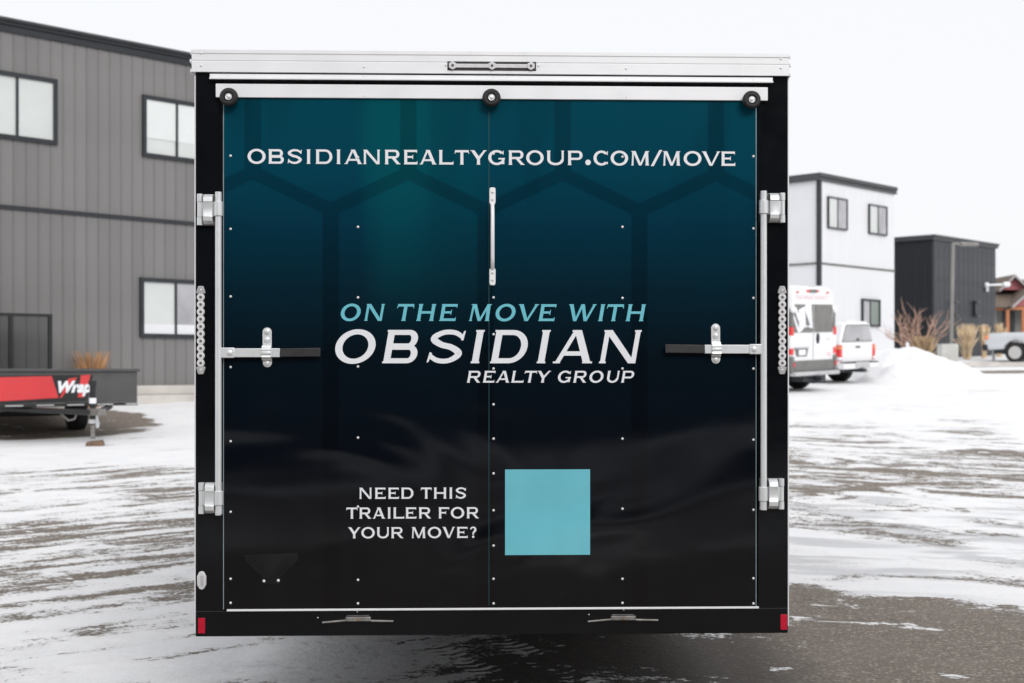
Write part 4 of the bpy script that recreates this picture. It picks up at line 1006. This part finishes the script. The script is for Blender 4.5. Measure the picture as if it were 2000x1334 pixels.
    for s in (-1, 1):
        x = s*.86; y = 1.9; r = .31
        gg = G((c+fy*y).x, (c+fy*y).y)-gz
        w_ = MB().lathe((x-s*.1, y, gg+r-.01), (s, 0, 0), [(0, .17), (0, .25), (.03, .3), (.06, r), (.16, r), (.19, .3), (.2, .25), (.2, .17)], 30).build('wheel', M['tyre'], t)
    MB().cyl((-.8, 1.9, gg+.3), (.8, 1.9, gg+.3), .04).build('axle', bk, t)
    bl = c-fy*.86; brown = mat('weathered_wood', (.16, .10, .065), .8, var=.3, vs=9)
    bo = MB().loft([[(-.19, -.12, -.03), (.19, -.12, -.03), (.19, .12, -.03), (-.19, .12, -.03)], [(-.16, -.1, .07), (.13, -.1, .11), (.13, .1, .11), (-.16, .1, .08)]]).build('wood_block', brown, None, .008)
    bo.scale = (.7, .7, .8); bo.location = (bl.x+.04, bl.y, G(bl.x, bl.y)); tag(bo, 'brown wooden block under the jack of the open trailer', 'block')
utility_trailer()

# ------------------------------------------------------------------ plants
def grow(mb, p, d, r, l, depth, spread, rnd, curve=.2):
    pts = [p]; rad = [r]; dd = d.copy()
    for k in range(3):
        dd = (dd+Vector((rnd.uniform(-1, 1), rnd.uniform(-1, 1), rnd.uniform(-.5, .8)))*curve).normalized()
        pts.append(pts[-1]+dd*l/3); rad.append(r*(1-.22*(k+1)))
    mb.tube(pts, rad, 5, cap=False)
    if depth > 0:
        for k in range(rnd.choice((2, 3, 3))):
            q = pts[rnd.choice((1, 2, 3))]
            nd = (dd+Vector((rnd.uniform(-1, 1), rnd.uniform(-1, 1), rnd.uniform(-.35, .8)))*spread).normalized()
            grow(mb, q, nd, max(.011, r*.62), l*rnd.uniform(.55, .8), depth-1, spread, rnd, curve)
twig = mat('red_twigs', (.46, .30, .23), .75, var=.25, vs=6); bark = mat('pale_bark', (.30, .22, .17), .85, var=.25, vs=8)
def small_tree(px, py, Z, name, label):
    rnd = random.Random(3); p = at(px, py, Z); gz = G(p.x, p.y)
    t = thing(name, label, 'tree', (p.x, p.y, gz))
    tr = MB(); cr = MB(); H = .75
    for i, (dx, dy) in enumerate(((0, 0), (-.25, .1), (.22, -.1), (.1, .25))):
        b = Vector((dx*.4, dy*.4, -.05)); tp = Vector((dx*1.4, dy*1.4, H+rnd.uniform(-.1, .15)))
        tr.tube([b, (b+tp)/2+Vector((rnd.uniform(-.05, .05), 0, 0)), tp], [.05, .042, .034], 7)
        for k in range(4):
            a = rnd.uniform(0, 6.28); el = rnd.uniform(.15, 1.4)
            grow(cr, tp*rnd.uniform(.85, 1), Vector((math.cos(a)*math.cos(el), math.sin(a)*math.cos(el), math.sin(el))), .028, rnd.uniform(.6, .95), 2, .8, rnd, .2)
    tr.build('trunk', bark, t); cr.build('crown', twig, t)
small_tree(1783, 685, 46, 'ornamental_tree', 'small bare tree with reddish twigs against the charcoal wall')
def grass_clump(p, h, r, label, n=260, seed=1, m=None, name='ornamental_grass', fan=.35, ws=1.):
    rnd = random.Random(seed); mb = MB(); gz = G(p[0], p[1])
    for i in range(n):
        a = rnd.uniform(0, 6.28); rr = r*.28*math.sqrt(rnd.random()); b = Vector((math.cos(a)*rr, math.sin(a)*rr, -.03))
        out_ = rnd.uniform(.1, 1)*fan*(1 if rnd.random() < .85 else 1.7); hh = h*(1.06-.5*rnd.random()**1.6)
        tip = Vector((b.x+math.cos(a)*r*out_*2, b.y+math.sin(a)*r*out_*2, hh))
        mid = (b+tip)/2+Vector((-math.cos(a)*.05, -math.sin(a)*.05, hh*.1))
        w0 = ws*rnd.uniform(.008, .016); sd = Vector((rnd.uniform(-1, 1), rnd.uniform(-1, 1), 0)).normalized()
        pts = [b, (b+mid)/2, mid, (mid+tip)/2, tip]; wd = [w0, w0, w0*.9, w0*2.6, w0*.5]
        vs = []
        for q, w_ in zip(pts, wd): vs += [q-sd*w_, q+sd*w_]
        mb.add(vs, [(2*k, 2*k+1, 2*k+3, 2*k+2) for k in range(4)])
    o = mb.build(name, m, None, smooth=0, flat=True); o.location = (p[0], p[1], gz)
    return tag(o, label, 'grass', 'dry grasses along the charcoal wall' if name == 'ornamental_grass' else None)
straw = mat('dry_straw', (.72, .57, .38), .8, var=.3, vs=3); orange = mat('rusty_straw', (.46, .26, .13), .8, var=.35, vs=3)
p = at(1889, 690, 54); grass_clump(p, 1.36, .46, 'widest tall tan grass clump by the charcoal wall, beside the lamp post', 170, 1, straw)
p = at(1922, 690, 55.4); grass_clump(p, 1.32, .34, 'narrow upright tan grass clump, middle of the row by the charcoal wall', 130, 2, straw, fan=.22)
p = at(1951, 690, 57); grass_clump(p, 1.36, .34, 'tan grass clump at the end of the row, beside the silver pickup', 130, 3, straw, fan=.25)
p = at(1802, 685, 45.5); o = grass_clump(p, 1.05, .42, 'low tan shrub at the foot of the red-twigged tree', 200, 4, mat('tan_twigs', (.46, .33, .20), .85, var=.3), 'low_shrub'); o['category'] = 'shrub'
p = at(180, 720, 24.6); o = grass_clump(p, .98, .36, 'orange dry grass showing above the open trailer side', 230, 6, orange, 'rusty_grass', .42, .4)

# ------------------------------------------------------------------ light pole, posts, snow bank
def light_pole():
    p = at(1851, 690, 44); gz = G(p.x, p.y)
    t = thing('light_pole', 'slim grey lot light pole on a square concrete base', 'light pole', (p.x, p.y, gz))
    z1 = CAMZ+(HOR-672)/F*44-gz; zt = CAMZ+(HOR-474)/F*44-gz
    MB().box(-.265, -.265, -.2, .265, .265, z1).build('base', M['concrete2'], t, .02)
    x = .12
    MB().box(x-.12, -.12, z1, x+.12, .12, z1+.03).build('base_plate', M['galv_dark'], t)
    pl = mat('pole_paint', (.23, .225, .21), .5, var=.1)
    MB().tube([(x, 0, z1+.03), (x+.06, 0, zt)], [.062, .055], 8).build('pole', pl, t)
    MB().box(x+.05, -.04, zt-.06, x+.3, .04, zt).build('arm', pl, t); MB().prism([(x+.28, zt-.1), (x+.85, zt-.12), (x+.85, zt), (x+.28, zt+.02)], -.15, .15).build('lamp_head', pl, t, .02)
light_pole()
for px, y0, y1, Z, lb in ((1772.5, 668, 690, 43, 'short white marker post at the crest of the snow bank'), (1940.5, 652, 693, 53, 'white marker post between the tan grass clumps')):
    p = at(px, y1, Z); gz = G(p.x, p.y); zt = CAMZ+(HOR-y0)/F*Z-gz
    o = MB().loft([[(-.05, -.02, -.1), (.05, -.02, -.1), (.05, .02, -.1), (-.05, .02, -.1)], [(-.05, -.02, zt-.05), (.05, -.02, zt-.05), (.05, .02, zt-.05), (-.05, .02, zt-.05)], [(-.03, -.02, zt), (.03, -.02, zt), (.03, .02, zt), (-.03, .02, zt)]]).build('marker_post', M['white_wall'], None)
    o.location = (p.x, p.y, gz); tag(o, lb, 'post')
def snow_bank():
    m = NT('piled_snow'); P = m.tc.outputs['Object']
    m.setp(Base_Color=m.mix(m.lin(m.noise(P, 1.5, 6), .3, .7), (.80, .805, .825), (.88, .88, .885)), Roughness=.8)
    m.setp(Normal=m.bump(m.noise(P, 5, 8, .65), .5, .06))
    Z0 = 39.5; cx = at(1775, 700, Z0).x
    crest = [(1640, 735), (1672, 712), (1695, 694), (1725, 683), (1755, 679), (1785, 680), (1812, 686), (1838, 698), (1860, 708), (1890, 721), (1920, 730), (1960, 739), (2010, 744)]
    pts = [((px-1000)/F*Z0, CAMZ+(HOR-py)/F*Z0) for px, py in crest]
    def ridge(x):
        if x <= pts[0][0]: return pts[0][1]
        for (a, za), (b, zb) in zip(pts, pts[1:]):
            if a <= x <= b: t = (x-a)/(b-a); return za+(zb-za)*t
        return pts[-1][1]
    nx, ny = 130, 90; vs = []
    for j in range(ny+1):
        for i in range(nx+1):
            x = 9+8*i/nx; y = Z0-4.2+7.2*j/ny; t = (y-Z0)/(4.2 if y < Z0 else 3.0)
            k = max(0, 1-t*t)**1.6*sst(9, 9.8, x)*sst(17, 15.6, x)
            g = G(x, y); h = max(0, ridge(x)-G(x, Z0))*k
            n_ = noise.fractal((x*1.6, y*1.6, 2), .8, 2.1, 6)*.10*min(1, h*3)
            vs.append((x, y, g-.03+h+n_))
    fs = [(j*(nx+1)+i, j*(nx+1)+i+1, (j+1)*(nx+1)+i+1, (j+1)*(nx+1)+i) for j in range(ny) for i in range(nx)]
    o = MB().add(vs, fs).build('snow_bank', m.m, None, smooth=60, flat=True)
    tag(o, 'rounded white pile of ploughed snow behind the parked pickup', 'snow bank')
snow_bank()
def kerb():
    # pavement edge beyond the lane, in front of the grasses
    m = MB(); P = []
    for x in range(12, 40, 2):
        P.append((x, 47.6+.18*(x-15)))
    ring = lambda x, y: [(x, y, G(x, y)-.1), (x, y, G(x, y)+.12), (x-.03, y+.18, G(x, y)+.125), (x-.03, y+.3, G(x, y)-.1)]
    m.loft([ring(x, y) for x, y in P]).build('kerb', M['concrete'], None)
    tag(bpy.data.objects['kerb'], 'snow-dusted concrete kerb along the lane', None, kind='structure')
kerb()
